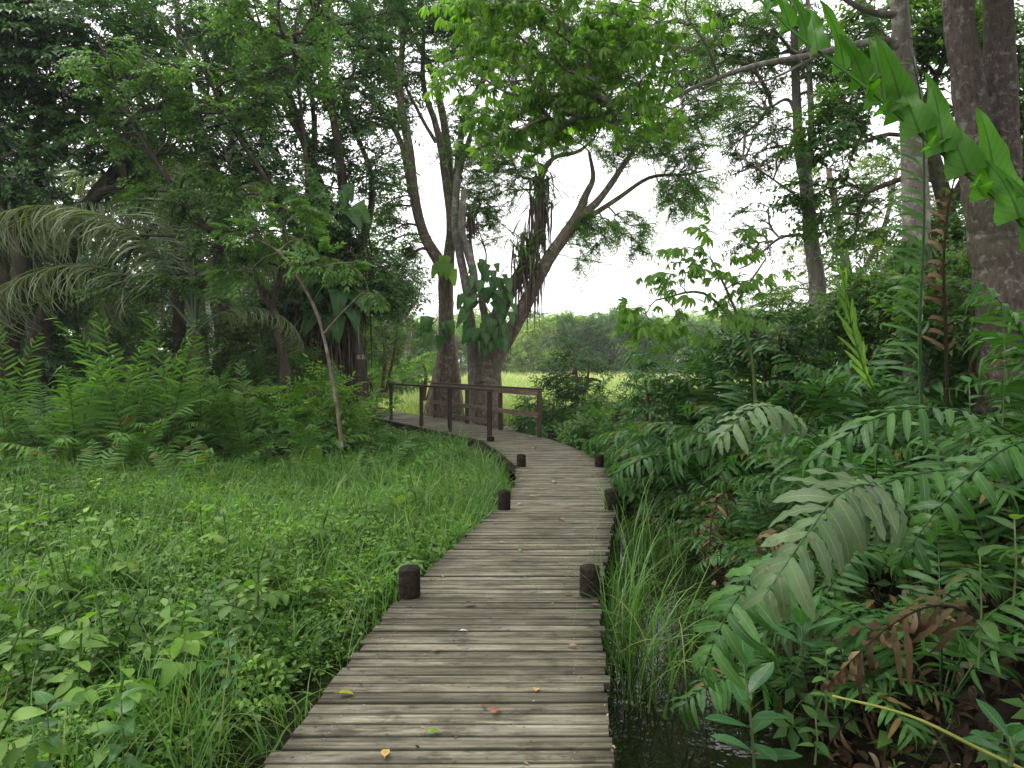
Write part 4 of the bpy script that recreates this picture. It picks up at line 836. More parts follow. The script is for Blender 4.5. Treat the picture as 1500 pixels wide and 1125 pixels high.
    tree('tree', 'tall dark tree of the left grove rising behind the coconut palm',
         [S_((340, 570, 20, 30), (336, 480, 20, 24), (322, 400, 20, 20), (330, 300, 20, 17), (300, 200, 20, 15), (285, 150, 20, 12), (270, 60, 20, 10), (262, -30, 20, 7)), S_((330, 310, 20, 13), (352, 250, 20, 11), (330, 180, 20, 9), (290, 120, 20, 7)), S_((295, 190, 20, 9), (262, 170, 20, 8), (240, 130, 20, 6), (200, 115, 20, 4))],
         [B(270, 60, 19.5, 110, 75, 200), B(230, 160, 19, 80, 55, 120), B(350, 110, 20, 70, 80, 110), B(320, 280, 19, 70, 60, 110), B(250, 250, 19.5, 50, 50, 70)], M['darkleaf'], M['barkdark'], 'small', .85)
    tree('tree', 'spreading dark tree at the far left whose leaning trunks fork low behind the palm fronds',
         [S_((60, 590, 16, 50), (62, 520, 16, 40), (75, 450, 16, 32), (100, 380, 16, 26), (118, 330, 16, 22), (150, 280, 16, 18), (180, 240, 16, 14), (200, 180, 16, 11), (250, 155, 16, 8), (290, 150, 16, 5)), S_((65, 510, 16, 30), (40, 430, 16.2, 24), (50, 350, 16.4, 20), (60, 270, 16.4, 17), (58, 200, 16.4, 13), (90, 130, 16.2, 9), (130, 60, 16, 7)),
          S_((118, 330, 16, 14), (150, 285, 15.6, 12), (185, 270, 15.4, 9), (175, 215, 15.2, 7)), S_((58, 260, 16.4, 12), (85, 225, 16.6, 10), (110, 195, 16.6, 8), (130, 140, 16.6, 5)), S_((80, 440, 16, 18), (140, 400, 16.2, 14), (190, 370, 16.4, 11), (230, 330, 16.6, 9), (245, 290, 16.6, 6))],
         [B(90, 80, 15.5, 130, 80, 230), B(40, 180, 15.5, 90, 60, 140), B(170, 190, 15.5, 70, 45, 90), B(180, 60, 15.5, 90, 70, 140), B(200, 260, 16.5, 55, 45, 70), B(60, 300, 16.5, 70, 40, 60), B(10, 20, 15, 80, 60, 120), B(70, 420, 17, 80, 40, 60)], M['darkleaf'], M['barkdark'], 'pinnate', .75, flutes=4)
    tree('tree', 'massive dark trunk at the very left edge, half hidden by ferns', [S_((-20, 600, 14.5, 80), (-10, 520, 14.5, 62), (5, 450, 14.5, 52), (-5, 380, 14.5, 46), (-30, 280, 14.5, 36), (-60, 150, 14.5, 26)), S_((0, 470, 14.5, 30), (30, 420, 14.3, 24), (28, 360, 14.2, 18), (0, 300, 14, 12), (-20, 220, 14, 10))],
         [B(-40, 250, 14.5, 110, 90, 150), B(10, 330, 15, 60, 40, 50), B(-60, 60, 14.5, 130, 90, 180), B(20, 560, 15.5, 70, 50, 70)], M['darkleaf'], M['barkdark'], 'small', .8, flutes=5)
    tree('tree', 'leafy glossy-leaved tree reaching long drooping branches over the palm from the grove',
         [S_((420, 600, 14.5, 20), (415, 520, 14.5, 15), (395, 440, 14.4, 12), (350, 370, 14, 10), (300, 330, 13.6, 9), (240, 250, 13.2, 7), (190, 160, 13, 5), (150, 60, 12.8, 4)), S_((400, 450, 14.4, 9), (420, 360, 14.2, 8), (400, 280, 14, 7), (350, 200, 13.6, 6), (310, 120, 13.2, 5), (250, 30, 13, 4)), S_((350, 372, 14, 6), (280, 350, 13.8, 5), (210, 345, 13.6, 4)), S_((410, 420, 14.3, 7), (450, 300, 14.2, 6), (445, 180, 14, 5), (430, 60, 13.8, 4))],
         [B(300, 290, 13.6, 90, 28, 85), B(360, 360, 13.8, 80, 30, 70), B(230, 200, 13.2, 70, 35, 60), B(200, 110, 13, 80, 45, 80), B(330, 150, 13.5, 80, 50, 90), B(430, 120, 14, 60, 60, 70), B(170, 420, 13.8, 40, 10, 16), B(280, 410, 13.8, 60, 14, 30), B(440, 290, 13.8, 50, 30, 40), B(420, 30, 14, 90, 50, 90)], M['midleaf'], M['barkdark'], 'round', .62)
    tree('sapling', 'thin bent sapling with a pale bare stem and drooping bright leaves before the vine-hung tree',
         [S_((500, 655, 11.5, 6), (494, 600, 11.5, 5.5), (485, 545, 11.6, 5), (474, 490, 11.7, 4.6), (463, 455, 11.8, 5), (440, 410, 12, 4), (410, 370, 12.2, 4), (375, 350, 12.4, 3)), S_((474, 490, 11.7, 4), (500, 460, 11.6, 3), (530, 430, 11.5, 2)), S_((440, 410, 12, 3.5), (480, 390, 11.8, 3), (520, 385, 11.6, 2))],
         [B(400, 345, 12.3, 70, 22, 40), B(480, 388, 11.8, 60, 14, 34), B(430, 310, 12.2, 40, 14, 20), B(540, 430, 11.5, 22, 10, 8), B(350, 400, 12.2, 35, 15, 14)], M['midleaf'], M['bark'], 'pinnate', .5, twig=.005, cat='sapling', rnd=(.62, .1))
    tree('tree', 'pale bare slender trunk showing between the palm and the vine-hung tree', [S_((312, 560, 27, 9), (308, 520, 27, 8), (311, 480, 27, 7), (305, 440, 27, 6), (310, 380, 27, 5))], [B(310, 380, 27, 50, 40, 50)], M['midleaf'], M['barkpale'], 'small', .9)
    tree('tree', 'crooked pale-stemmed tree in front of the far trees left of the forked tree', [S_((582, 560, 33, 10), (590, 530, 33, 9), (600, 490, 33, 8), (596, 460, 33, 6), (612, 440, 33, 5)), S_((566, 560, 33, 7), (572, 510, 33, 8), (566, 470, 33, 6))], [B(590, 420, 33, 40, 35, 55), B(560, 470, 33, 20, 20, 16)], M['midleaf'], M['barkgrey'], 'small', 1.)
    # right side
    DENS = .95
    tree('tree', 'tall slender grey tree with bare side branches rising from the fern bank',
         [S_((1212, 560, 14, 30), (1200, 470, 14, 25), (1193, 400, 14, 23), (1183, 320, 14, 20), (1175, 260, 14, 18), (1166, 200, 14, 14), (1160, 100, 14, 12), (1155, -40, 14, 9)), S_((1178, 270, 14, 10), (1184, 200, 13.8, 9), (1180, 100, 13.6, 8), (1176, -30, 13.4, 6)), S_((1164, 180, 14, 6), (1150, 150, 14, 5), (1120, 165, 14, 3)),
          S_((1185, 345, 14, 5), (1140, 350, 13.7, 4), (1100, 385, 13.5, 3), (1080, 395, 13.4, 2)), S_((1190, 450, 14, 4), (1140, 465, 13.8, 3), (1090, 460, 13.6, 2)), S_((1180, 300, 14, 4), (1130, 265, 13.8, 3), (1085, 235, 13.6, 2))],
         [B(1110, 200, 14, 50, 70, 75), B(1150, 60, 14, 60, 60, 80), B(1100, 330, 14, 35, 40, 16), B(1080, 60, 13.5, 60, 50, 60), B(1230, 120, 14, 45, 90, 70)], M['midleaf'], M['barkgrey'], 'fine', .75)
    DENS = 1.2
    t = tree('tree', 'pale spiny-barked kapok trunk rising out of the bank, a long limb arching over the boardwalk',
         [S_((1350, 640, 9, 46), (1346, 560, 9, 42), (1340, 400, 9, 38), (1335, 250, 9, 34), (1322, 120, 9, 27), (1312, 40, 9, 24), (1302, -60, 9, 20)),
          S_((1318, 80, 9, 13), (1280, 66, 8.9, 11), (1190, 85, 8.7, 9), (1100, 103, 8.6, 8), (1020, 130, 8.6, 6), (960, 160, 8.7, 4.5), (900, 182, 8.8, 3)), S_((1190, 88, 8.7, 4), (1120, 122, 8.6, 3.2), (1040, 132, 8.4, 3), (980, 175, 8.3, 2)), S_((1310, 30, 9, 11), (1255, 20, 8.9, 8), (1180, -30, 8.7, 6)), S_((1050, 118, 8.6, 4), (1030, 70, 8.2, 3.2), (1000, 20, 8, 2.6), (1020, -30, 7.8, 2))],
         [B(850, 165, 8.9, 75, 30, 34), B(760, 195, 9, 70, 26, 30), B(800, 110, 8.7, 80, 40, 36), B(900, 95, 8.6, 60, 40, 26), B(760, 40, 8.6, 70, 40, 26), B(870, 30, 8.5, 90, 30, 30), B(990, 60, 8.4, 50, 40, 14), B(700, 20, 8.6, 40, 25, 12), B(690, 110, 9.3, 55, 45, 20), B(945, 165, 8.8, 60, 30, 18)], M['lightleaf'], M['spiny'], 'palmate', .52, twig=.005, sides=20)
    DENS = .75
    sp = Acc()   # conical spines on the trunk
    base = at(1350, 640, 9); P = catmull([at(1350, 640, 9), at(1346, 560, 9), at(1340, 400, 9), at(1335, 250, 9), at(1322, 120, 9), at(1312, 40, 9)], 5)
    for i in range(700):
        q = RNG.uniform(0, len(P)-1.01); k = int(q); p = P[k]+(P[k+1]-P[k])*(q-k); r_ = np.interp(q, [0, len(P)-1], [.205, .115]); az = RNG.uniform(0, 6.28)
        d = np.array([math.cos(az), math.sin(az), 0]); s_ = np.array([-math.sin(az), math.cos(az), 0]); c = p+d*r_*.97-base; w_ = .010
        sp.add([c-s_*w_, c+s_*w_, c+[0, 0, w_*1.4], c-[0, 0, w_*1.4], c+d*.022], None, [[0, 3, 4], [3, 1, 4], [1, 2, 4], [2, 0, 4]])
    sp.obj('spines', M['spiny'], t)
    tree('tree', 'thick lichen-spotted brown trunk forking into two close stems beside the overhead fern frond',
         [S_((1490, 640, 7.2, 105.6), (1478, 520, 7.2, 80.96), (1465, 420, 7.2, 72.16), (1452, 340, 7.2, 63.36), (1435, 280, 7.2, 51.04), (1418, 180, 7.2, 44), (1402, 80, 7.2, 40.48), (1388, -20, 7.2, 36.96), (1375, -120, 7.2, 31.68)), S_((1475, 480, 7.22, 26.4), (1470, 410, 7.22, 45.76), (1466, 330, 7.3, 47.52), (1466, 260, 7.3, 42.24), (1462, 160, 7.3, 40.48), (1456, 60, 7.3, 38.72), (1452, -80, 7.3, 33.44))],
         [((4.6, 6.5, 9.5), (3.2, 3.0, 1.6), 190), ((7.5, 4.5, 8.2), (3.0, 3.5, 2.2), 230), ((4.8, 2.0, 9.0), (3.0, 2.8, 1.5), 220), ((7.0, -.5, 8.0), (3.5, 3.0, 2.2), 240), ((3.8, -2.5, 9.4), (2.6, 2.6, 1.3), 80)], M['midleaf'], M['barknear'], 'round', 1.15, sides=26, smoothn=8, twig=.014)  # crown out of view overhead, added and spread to shade the right bank
    tree('tree', 'round-leaved tree filling the upper right corner behind the forked trunk',
         [S_((1420, 600, 13, 34), (1405, 450, 13, 28), (1380, 300, 13, 22), (1330, 150, 13, 18), (1270, 40, 13, 14), (1230, -40, 13, 10)), S_((1385, 310, 13, 14), (1440, 200, 13, 12), (1490, 80, 13, 9)), S_((1340, 170, 13, 10), (1380, 80, 13, 8), (1400, 0, 13, 6))],
         [B(1240, 180, 12.5, 60, 60, 42), B(1300, 60, 13, 90, 60, 90), B(1230, 300, 13, 70, 60, 36), B(1480, 120, 12.5, 90, 90, 130), B(1490, 260, 12.5, 70, 60, 80), B(1400, 60, 13, 70, 60, 80), B(1390, 350, 12, 50, 50, 40), B(1480, 380, 11, 60, 40, 40)], M['midleaf'], M['bark'], 'round', .85)
    tree('tree', 'airy yellow-green tree behind the slender grey tree at the edge of the field',
         [S_((1250, 560, 24, 20), (1245, 450, 24, 16), (1230, 350, 24, 12), (1210, 250, 24, 8)), S_((1245, 430, 24, 9), (1290, 340, 24, 7), (1310, 250, 24, 5))],
         [B(1240, 380, 24, 90, 70, 130), B(1150, 450, 24, 50, 30, 50), B(1300, 300, 24, 70, 90, 110), B(1220, 250, 24, 60, 50, 60), B(1330, 430, 22, 80, 50, 70)], M['yelleaf'], M['barkgrey'], 'small', .8)
    tree('sapling', 'young tree with drooping hand-shaped leaves leaning out over the fern bank towards the field',
         [S_((1110, 640, 8.6, 6), (1100, 520, 8.5, 5), (1070, 440, 8.4, 4), (1040, 380, 8.3, 3)), S_((1090, 490, 8.5, 4), (1030, 430, 8.3, 4), (960, 440, 8.1, 2.5)), S_((1080, 440, 8.4, 4), (1120, 380, 8.5, 2.5))],
         [(at(px, py, Y), (.2, .18, .06), 3) for px, py, Y in ((1050, 345, 8.3), (1000, 365, 8.2), (1085, 370, 8.4), (1045, 395, 8.2), (995, 395, 8.2), (975, 420, 8.1), (1015, 430, 8.2), (1060, 425, 8.3), (1105, 405, 8.5), (950, 455, 8), (985, 465, 8), (960, 480, 8), (1030, 460, 8.2), (930, 460, 8), (1085, 440, 8.4), (1010, 480, 8.1))], M['lightleaf'], M['stem'], 'palmate', .55, twig=.003, cat='sapling', rnd=(.5, .08))
    # thicket right of the bridge
    DENS = .9
    for k, (px, py, Y, rx, ry, n, kind, lm, lab) in enumerate((
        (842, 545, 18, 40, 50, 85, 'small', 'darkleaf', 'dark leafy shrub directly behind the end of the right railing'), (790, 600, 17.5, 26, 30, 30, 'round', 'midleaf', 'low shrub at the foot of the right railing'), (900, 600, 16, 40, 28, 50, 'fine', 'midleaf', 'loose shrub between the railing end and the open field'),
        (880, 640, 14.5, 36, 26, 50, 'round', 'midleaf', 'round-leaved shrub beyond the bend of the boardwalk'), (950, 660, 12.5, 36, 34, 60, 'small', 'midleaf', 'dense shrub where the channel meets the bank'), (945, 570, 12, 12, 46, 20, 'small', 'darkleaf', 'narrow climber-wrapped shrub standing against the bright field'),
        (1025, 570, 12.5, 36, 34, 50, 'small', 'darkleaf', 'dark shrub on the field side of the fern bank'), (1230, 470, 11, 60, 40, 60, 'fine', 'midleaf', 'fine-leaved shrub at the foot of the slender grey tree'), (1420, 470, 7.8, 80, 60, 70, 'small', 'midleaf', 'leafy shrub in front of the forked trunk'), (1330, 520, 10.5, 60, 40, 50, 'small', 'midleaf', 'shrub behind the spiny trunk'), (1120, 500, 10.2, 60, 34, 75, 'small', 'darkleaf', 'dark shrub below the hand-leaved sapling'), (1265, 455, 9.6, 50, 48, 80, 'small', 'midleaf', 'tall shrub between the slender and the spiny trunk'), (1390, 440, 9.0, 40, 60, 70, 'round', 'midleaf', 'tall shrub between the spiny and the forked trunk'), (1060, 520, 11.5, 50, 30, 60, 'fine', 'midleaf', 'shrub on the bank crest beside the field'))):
        tree('shrub', lab, [S_((px, py+ry+25, Y, 6), (px+4, py+ry*.5, Y, 5), (px, py-ry*.3, Y, 3)), S_((px+5, py+ry+25, Y, 5), (px+18, py+ry*.3, Y, 4), (px+22, py-ry*.4, Y, 2))], [B(px, py, Y, rx, ry, n)], M[lm], M['brownstem'], kind, .62, twig=.005, cat='shrub')
    for k, (px, py, Y, rx, ry, n, kind, lm, lab) in enumerate((
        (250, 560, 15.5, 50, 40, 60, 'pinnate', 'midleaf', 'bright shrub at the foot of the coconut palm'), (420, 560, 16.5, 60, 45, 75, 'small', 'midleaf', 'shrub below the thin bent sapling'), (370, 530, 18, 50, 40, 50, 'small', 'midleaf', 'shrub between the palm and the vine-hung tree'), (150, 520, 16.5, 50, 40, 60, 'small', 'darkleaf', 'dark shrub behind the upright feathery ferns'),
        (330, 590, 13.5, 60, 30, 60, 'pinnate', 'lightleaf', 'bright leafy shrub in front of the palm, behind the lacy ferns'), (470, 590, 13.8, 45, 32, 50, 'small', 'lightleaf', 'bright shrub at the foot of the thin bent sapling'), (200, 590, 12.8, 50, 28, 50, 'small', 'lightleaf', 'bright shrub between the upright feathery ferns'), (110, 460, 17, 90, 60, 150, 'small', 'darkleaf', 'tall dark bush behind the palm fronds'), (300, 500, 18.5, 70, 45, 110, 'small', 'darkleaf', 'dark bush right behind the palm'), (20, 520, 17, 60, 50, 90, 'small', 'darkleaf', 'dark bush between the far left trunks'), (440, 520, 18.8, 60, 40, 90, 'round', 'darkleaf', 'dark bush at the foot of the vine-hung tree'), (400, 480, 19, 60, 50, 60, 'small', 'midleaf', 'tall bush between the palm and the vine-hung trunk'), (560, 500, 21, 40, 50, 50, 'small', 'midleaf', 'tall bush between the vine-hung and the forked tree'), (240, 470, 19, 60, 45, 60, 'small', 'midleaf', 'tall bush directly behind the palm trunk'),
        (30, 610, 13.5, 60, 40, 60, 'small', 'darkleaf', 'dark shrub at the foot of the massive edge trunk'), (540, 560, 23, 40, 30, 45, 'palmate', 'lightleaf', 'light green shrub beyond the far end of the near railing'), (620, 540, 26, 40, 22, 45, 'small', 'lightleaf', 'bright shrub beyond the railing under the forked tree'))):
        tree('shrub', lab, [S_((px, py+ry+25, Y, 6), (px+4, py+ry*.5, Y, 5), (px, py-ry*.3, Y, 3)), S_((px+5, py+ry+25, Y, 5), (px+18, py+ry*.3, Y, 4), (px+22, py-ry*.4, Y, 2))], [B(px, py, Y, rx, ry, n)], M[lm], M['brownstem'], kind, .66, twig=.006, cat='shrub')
    # overhanging leaves of the tree above the camera on the left
build_trees()

def palm(label, px, Y, specs, s=1., trunk=((0, .0), (.0, 1.6)), r=.13):
    x = (px-750)/F*Y; z = DZ(x, Y)-.1; t = thing('coconut_palm', label, 'palm', (x, Y, z))
    a = Acc(); P = [[0, 0, 0], [.02, 0, trunk[1][1]*.5], [0, 0, trunk[1][1]]]; tube(a, catmull(P, 5), np.linspace(r*1.3, r, 11), 12, .04); a.obj('trunk', M['barkdark'], t, smooth=True)
    for k, (az, tilt, sc_, fm) in enumerate(specs):
        o = link('frond', FM['palm'][fm], t, (0, 0, trunk[1][1]-.05)); o.rotation_euler = (0, math.radians(tilt), math.radians(az)); o.scale = (sc_*s,)*3
palm('coconut palm at the back left, arching its feathery grey-green fronds over the clearing', 287, 14, [(178, 0, 1.1, 1), (186, 12, .95, 3), (196, 2, .9, 0), (165, 22, .7, 1), (14, 20, .5, 3), (28, 2, .6, 0), (95, -8, .8, 2), (120, -14, .9, 2), (70, -2, .7, 0), (140, 2, .9, 2), (60, -12, .8, 2)], 1.3, ((0, 0), (0, 2.8)))
palm('second taller coconut palm standing behind the first with its fronds high in the grove', 262, 17.5, [(0, 10, .9, 1), (60, 0, .9, 0), (120, 5, .9, 1), (175, 12, .95, 0), (240, 20, .8, 3), (300, 16, .8, 1), (30, -8, 1., 2), (150, -6, 1., 2), (200, -4, .9, 2)], 1.3, ((0, 0), (0, 5.0)))

# ---------------------------------------------------------------- climbers and bromeliads on the trunks
def climber(label, cx, cy, Y, rx, ry, n, L, T, mat, name='climbing_plant', hang=.5, seed=0):
    r = np.random.default_rng(seed); c = at(cx, cy, Y); t = thing(name, label, 'climber', c); k = Y/F; st = Acc()
    P = [np.array([r.normal(0, rx*k*.2), r.uniform(-.1, .1), z_]) for z_ in np.linspace(-ry*k, ry*k, 7)]; tube(st, catmull(P, 4), .018, 5); st.obj('stem', M['brownstem'], t)
    a = Acc(); pos, D = [], []
    for i in range(n):
        z_ = r.uniform(-1, 1); x_ = r.uniform(-1, 1)*math.sqrt(1-z_*z_*.8); p = np.array([x_*rx*k, -r.uniform(.15, .55), z_*ry*k]); pos.append(p); D.append([x_*.8, -.6, -hang-r.uniform(0, .8)])
        tube(a, [np.array([x_*rx*k*.3, 0, z_*ry*k*.9]), p], .006, 3, cap=False, rnd=.6)
    stamp(a, T, np.array(pos), frames(np.array(D), np.array([0, -.5, 1.])+r.normal(0, .3, (n, 3))), L*r.uniform(.6, 1.15, n), np.clip(r.normal(.45, .2, n), 0, 1)); a.obj('leaves', mat, t)
climber('climbing plant with big heart-shaped leaves on the base of the climber-clad tree', 715, 445, 21.7, 36, 62, 70, .52, HEART, M['philo'], seed=1)
climber('climbing plant with broad leaves high on the forked tree fork', 652, 388, 23.1, 14, 14, 9, .6, HEART, M['lightleaf'], seed=2)
climber('climbing plant with broad leaves low on the forked tree', 640, 480, 23, 22, 20, 12, .6, HEART, M['philo'], seed=3)
climber('climbing plant with big dark leaves hanging on the vine-hung tree', 495, 430, 17.4, 30, 50, 22, .7, HEART, M['philo'], seed=4)
climber('climbing plant with big leaves at mid height of the vine-hung tree', 500, 300, 17.2, 30, 30, 12, .65, HEART, M['philo'], seed=5)
climber('small-leaved climber trailing down the left flank of the spiny trunk', 1316, 430, 8.9, 16, 75, 150, .15, LMID, M['midleaf'], hang=.8, seed=8)
climber('big-leaved plant growing behind the end of the right railing of the bridge', 775, 612, 17.9, 22, 20, 9, .45, HEART, M['philo'], seed=6)
def strands(label, cx, cy, Y, rx, ry, n, mats, seed, Lr=(1., 2.), w=.03):
    """mass of strap leaves and hanging dead strips on a trunk"""
    r = np.random.default_rng(seed); c = at(cx, cy, Y); t = thing('bromeliad', label, 'epiphyte', c); k = Y/F
    for part, mat, up, cnt in (('green_leaves', mats[0], 1, n), ('hanging_dead_leaves', mats[1], 0, int(n*1.2))):
        a = Acc()
        for i in range(cnt):
            L = r.uniform(*Lr)*(1 if up else 1.3); az = r.uniform(0, 2*PI); z0 = r.uniform(-1, 1)*ry*k; o = np.array([r.normal(0, .35)*rx*k, r.normal(0, .15)-.1, z0])
            e0, e1 = (r.uniform(30, 80), r.uniform(-80, 0)) if up else (r.uniform(-70, -10), -90)
            m = 8; t_ = np.linspace(0, 1, m); e = np.radians(e0+(e1-e0)*t_**.8); hor = np.concatenate([[0], np.cumsum(np.cos(e[1:]))])*L/m; ver = np.concatenate([[0], np.cumsum(np.sin(e[1:]))])*L/m
            if not up: hor *= .4
            Pm = np.stack([hor*math.cos(az), hor*math.sin(az), ver], 1)+o; sv = np.array([-math.sin(az), math.cos(az), 0]); W = w*(1-t_**2)+.002
            V = np.stack([Pm-sv*W[:, None], Pm+sv*W[:, None]], 1).reshape(-1, 3); q = np.arange(m-1)[:, None]*2; a.add(V, q+[0, 1, 3, 2], None, r.uniform(.2, .8))
        a.obj(part, mat, t)
strands('bromeliad cluster with hanging brown leaves high on the climber-clad tree', 792, 285, 22.2, 26, 28, 90, (M['grass'], M['deadgrey']), 1, (1., 1.9))
strands('bromeliad cluster with hanging brown leaves midway up the climber-clad tree', 775, 375, 22.1, 30, 34, 90, (M['grass'], M['deadgrey']), 2, (1., 2.))
strands('dark mass of hanging strap leaves round the vine-hung tree', 480, 400, 17.6, 85, 95, 380, (M['darkleaf'], M['deadgrey']), 3, (.8, 2.2), .02)
strands('small bromeliad in the fork of the slender pale tree', 690, 315, 22.3, 10, 10, 36, (M['grass'], M['deadgrey']), 4, (.5, .9), .02)
def vines():
    for k, (px, y0, y1, Y, lab) in enumerate(((465, 170, 520, 17.2, 'thin straight vine hanging left of the vine-hung trunk'), (538, 200, 560, 17.4, 'thin vine hanging right of the vine-hung trunk'), (472, 60, 480, 16.9, 'long dark vine hanging from the top of the grove'), (760, 420, 520, 21.6, 'vine hanging down the climber-clad tree'), (1118, 105, 260, 8.5, 'short bare twig hanging from the arching kapok limb'))):
        a = Acc(); p0, p1 = at(px, y0, Y), at(px+random.uniform(-14, 14), y1, Y); P = [p0+(p1-p0)*q+np.array([.05*math.sin(q*9+k), .04*math.cos(q*7), 0]) for q in np.linspace(0, 1, 9)]
        tube(a, np.array(P)-p0, .013 if Y > 10 else .006, 5); o = a.obj('vine', M['barkdark']); o.location = p0; tag(o, lab, 'vine')
vines()

# ---------------------------------------------------------------- far trees
def far_tree(seed, h, wd, mat, n, size, kind='small', bark='barkgrey'):
    r = np.random.default_rng(seed); base = np.array([0, 0, 0.])
    stems = [[(np.array([0, 0, 0.]), h*.022), (np.array([r.normal(0, .2), 0, h*.3]), h*.017), (np.array([r.normal(0, .6), r.normal(0, .4), h*.75]), h*.008)]]
    for k in range(4):
        az = r.uniform(0, 6.28); z0 = r.uniform(.15, .35)*h; d = np.array([math.cos(az), math.sin(az)])*wd
        stems.append([(np.array([0, 0, z0]), h*.012), (np.array([*(d*.35), z0+h*.22]), h*.008), (np.array([*(d*.7), z0+h*.42]), h*.004)])
    blobs = []
    for k in range(12):
        az = r.uniform(0, 6.28); q = r.uniform(.2, .9); zc = h*(r.uniform(.32, .86) if k < 8 else r.uniform(.08, .25)); blobs.append(((math.cos(az)*wd*q*(1.15-zc/h*.6), math.sin(az)*wd*q*(1.15-zc/h*.6), zc), (wd*.36, wd*.36, h*.10), n//9))
    blobs.append(((0, 0, h*.8), (wd*.5, wd*.5, h*.14), n//9))
    return tree('tree', '', stems, blobs, M[mat], M[bark], kind, size, twig=h*.0022, smoothn=3, sides=7)
def copy_tree(o, loc, rz, s, label, group):
    c = o.copy(); C.objects.link(c); c.location = loc; c.rotation_euler = (0, 0, rz); c.scale = (s, s, s*random.uniform(.9, 1.1)); c['label'] = label; c['group'] = group
    for ch in o.children:
        d = ch.copy(); C.objects.link(d); d.parent = c
    return c
def build_far():
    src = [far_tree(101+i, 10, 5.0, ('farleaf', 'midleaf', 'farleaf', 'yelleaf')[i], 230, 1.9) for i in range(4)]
    src2 = [far_tree(201+i, 11, 4.6, ('midleaf', 'darkleaf', 'midleaf')[i], 380, 1.15) for i in range(3)]
    used = set()
    def put(protos, i, px, Y, top, label, group):
        o = protos[i % len(protos)]; z = -.5; h = (CAMZ + (HOR-top)/F*Y) - z; s = h/(10 if protos is src else 11); loc = ((px-750)/F*Y, Y, z)
        if o.name not in used:
            used.add(o.name); o.location = loc; o.rotation_euler = (0, 0, random.uniform(0, 6)); o.scale = (s, s, s); o['label'] = label; o['group'] = group
        else: copy_tree(o, loc, random.uniform(0, 6), s, label, group)
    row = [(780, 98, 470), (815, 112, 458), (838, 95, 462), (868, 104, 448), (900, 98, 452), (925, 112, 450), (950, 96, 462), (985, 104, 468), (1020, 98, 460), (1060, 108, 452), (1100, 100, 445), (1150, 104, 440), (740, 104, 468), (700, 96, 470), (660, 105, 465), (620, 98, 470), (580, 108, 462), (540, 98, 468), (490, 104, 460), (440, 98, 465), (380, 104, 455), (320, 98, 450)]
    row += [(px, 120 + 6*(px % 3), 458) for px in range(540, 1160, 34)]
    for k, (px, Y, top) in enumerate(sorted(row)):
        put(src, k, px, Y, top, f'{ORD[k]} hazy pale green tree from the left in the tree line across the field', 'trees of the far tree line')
    row = [(-60, 36, 330), (30, 34, 300), (120, 38, 345), (215, 34, 330), (300, 40, 370), (395, 38, 350), (455, 44, 380), (520, 42, 330), (585, 46, 400), (-140, 30, 200), (170, 45, 390), (340, 46, 400), (-90, 26, 100), (60, 28, 200)]
    for k, (px, Y, top) in enumerate(sorted(row)):
        put(src2, k, px, Y, top, f'{ORD[k]} shady tree from the left in the row behind the left grove', 'trees behind the left grove')
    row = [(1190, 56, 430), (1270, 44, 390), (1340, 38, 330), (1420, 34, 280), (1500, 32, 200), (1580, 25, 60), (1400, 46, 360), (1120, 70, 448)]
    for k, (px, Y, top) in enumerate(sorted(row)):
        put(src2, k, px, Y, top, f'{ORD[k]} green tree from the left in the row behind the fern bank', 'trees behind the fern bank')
build_far()

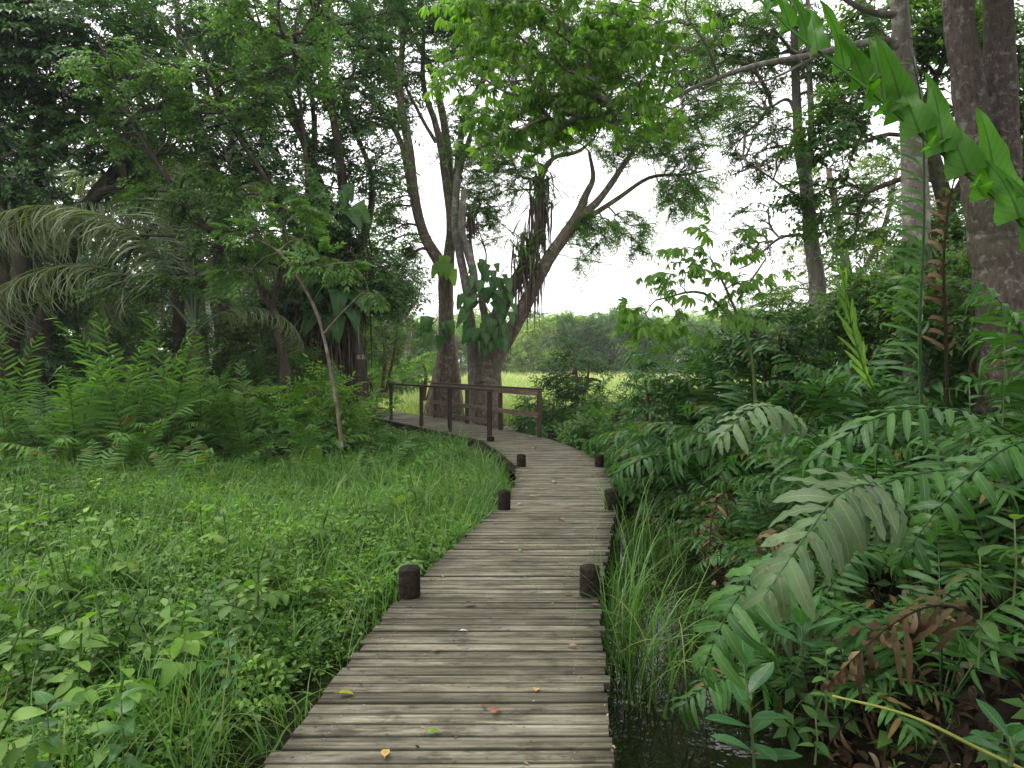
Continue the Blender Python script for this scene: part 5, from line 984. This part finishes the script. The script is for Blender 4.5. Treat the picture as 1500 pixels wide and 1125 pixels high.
# ---------------------------------------------------------------- small things
def fallen_leaves():
    sp = [(686, 893, .075, (.10, .045, .03), 'dark red-brown fallen leaf lying flat on the boards near the first post pair', 20), (786, 1021, .042, (.55, .36, .14), 'tan heart-shaped fallen leaf on the near boards', 80), (725, 1054, .065, (.33, .14, .09), 'curled red-brown fallen leaf in the middle of the near boards', 60), (708, 1046, .035, (.22, .09, .05), 'tiny dark fallen leaf beside the curled red-brown one', 120),
          (633, 1086, .05, (.16, .34, .03), 'bright green fallen leaf on the near boards', 15), (503, 1028, .065, (.30, .30, .03), 'olive yellow fallen leaf near the left board ends', 5), (562, 1119, .06, (.62, .40, .12), 'pointed orange-yellow fallen leaf at the bottom of the picture', 95), (840, 955, .05, (.36, .2, .1), 'brown fallen leaf near the right board ends', 170),
          (637, 962, .04, (.34, .24, .15), 'small curled tan fallen leaf on the middle of the near boards', 40), (833, 877, .05, (.13, .10, .02), 'dark olive fallen leaf beside the right-hand first post', 160), (678, 932, .04, (.62, .62, .58), 'small white scrap of a leaf on the boards', 10), (872, 893, .05, (.25, .11, .07), 'reddish fallen leaf at the right edge below the first post', 100),
          (735, 799, .05, (.58, .34, .16), 'orange fallen leaf left of the middle beyond the first posts', 0), (770, 803, .055, (.3, .15, .03), 'brown-yellow fallen leaf beyond the first posts', 40), (762, 811, .05, (.2, .38, .06), 'green fallen leaf beyond the first posts', 80), (823, 765, .08, (.5, .22, .1), 'orange-red fallen leaf before the second posts', 120),
          (780, 731, .09, (.46, .42, .08), 'yellow-green fallen leaf between the second posts', 10), (762, 742, .07, (.62, .42, .18), 'pale orange fallen leaf near the second left post', 30), (812, 709, .10, (.62, .46, .16), 'yellow fallen leaf beyond the second posts', 70), (765, 705, .08, (.55, .4, .12), 'small yellow fallen leaf by the left edge beyond the second posts', 10), (782, 659, .10, (.5, .4, .12), 'yellow fallen leaf beyond the third posts', 50), (777, 642, .12, (.5, .38, .12), 'yellow fallen leaf at the start of the bridge', 90), (851, 671, .10, (.42, .2, .08), 'orange fallen leaf at the right edge of the bend', 20)]
    for k, (px, py, L, col, lab, az) in enumerate(sp):
        Y = CAMZ*F/(py-HOR)*1.004; x = (px-750)/F*Y; a = Acc(); T = leaf_strip(ovate(.3 if 'heart' in lab else .24), 8, droop=.5, fold=.22)
        c, s = math.cos(math.radians(az)), math.sin(math.radians(az)); stamp(a, T, [[-c*L/2, -s*L/2, .006]], frames(np.array([[c, s, .25]]), np.array([0, 0, 1.])), np.array([L*1.25]), np.array([.5]))
        V = a.V[0]; V[:, 2] -= V[:, 2].min()-.004; tube(a, [V[1], V[1]-np.array([c, s, -.1])*L*.3], .0012, 4)
        o = a.obj('fallen_leaf', plain('fallen_leaf_%d' % k, tuple(v*.75 for v in col), .7, tuple(v*.45 for v in col), 40)); o.location = (x, Y, .003); tag(o, lab, 'leaf', 'fallen leaves on the boardwalk')
fallen_leaves()
def deck_debris():
    a = Acc(); n = 420; Y = 2.3 + 13*RNG.uniform(0, 1, n)**1.3; yl = [p[1] for p in LEFT]; xl = [p[0] for p in LEFT]; yr = [p[1] for p in RIGHT]; xr = [p[0] for p in RIGHT]
    q = RNG.beta(.45, .45, n); X = np.interp(Y, yl, xl)*(1-q) + np.interp(Y, yr, xr)*q; az = RNG.uniform(0, 6.28, n)
    T = leaf_strip(ovate(.22), 4, droop=.3, fold=.15); D = np.stack([np.cos(az), np.sin(az), RNG.normal(0, .08, n)], 1)
    stamp(a, T, np.stack([X, Y, np.full(n, .007)], 1), frames(D, np.array([0, 0, 1.])+RNG.normal(0, .15, (n, 3))), RNG.uniform(.008, .028, n), np.clip(RNG.normal(.45, .35, n), 0, 1))
    tag(a.obj('leaf_litter', M['dead']), 'tiny brown leaf crumbs scattered over the boardwalk planks', 'leaf litter', kind='stuff')
deck_debris()
def plant_tag():
    c = at(529, 523, 17.55); t = thing('sign', 'small white name plate fixed to the dark vine-hung trunk', 'sign', c)
    a = Acc(); box(a, [0, 0, 0], [.105, 0, 0], [0, .006, 0], [0, 0, .055]); a.obj('plate', M['tagm'], t)
    a = Acc()
    for r_, z_ in enumerate((.028, .004, -.02)):
        x = -.08
        while x < .08:
            w_ = random.uniform(.012, .03); box(a, [x+w_/2, -.0075, z_], [w_/2, 0, 0], [0, .001, 0], [0, 0, .0045]); x += w_+.01
    a.obj('printed_lines', M['tagt'], t)
plant_tag()

# ---------------------------------------------------------------- haze
def build_haze():
    a = Acc(); box(a, [0, 185, 10.5], [320, 0, 0], [0, 270, 0], [0, 0, 13.2])
    m, n, N, L = new_mat('haze'); v = N('ShaderNodeVolumePrincipled'); v.inputs['Color'].default_value = (.92, .96, 1, 1); v.inputs['Density'].default_value = .0005; v.inputs['Anisotropy'].default_value = .2
    o = N('ShaderNodeOutputMaterial'); L(v.outputs[0], o.inputs['Volume'])
    h = a.obj('haze', m); tag(h, kind='stuff')
build_haze()
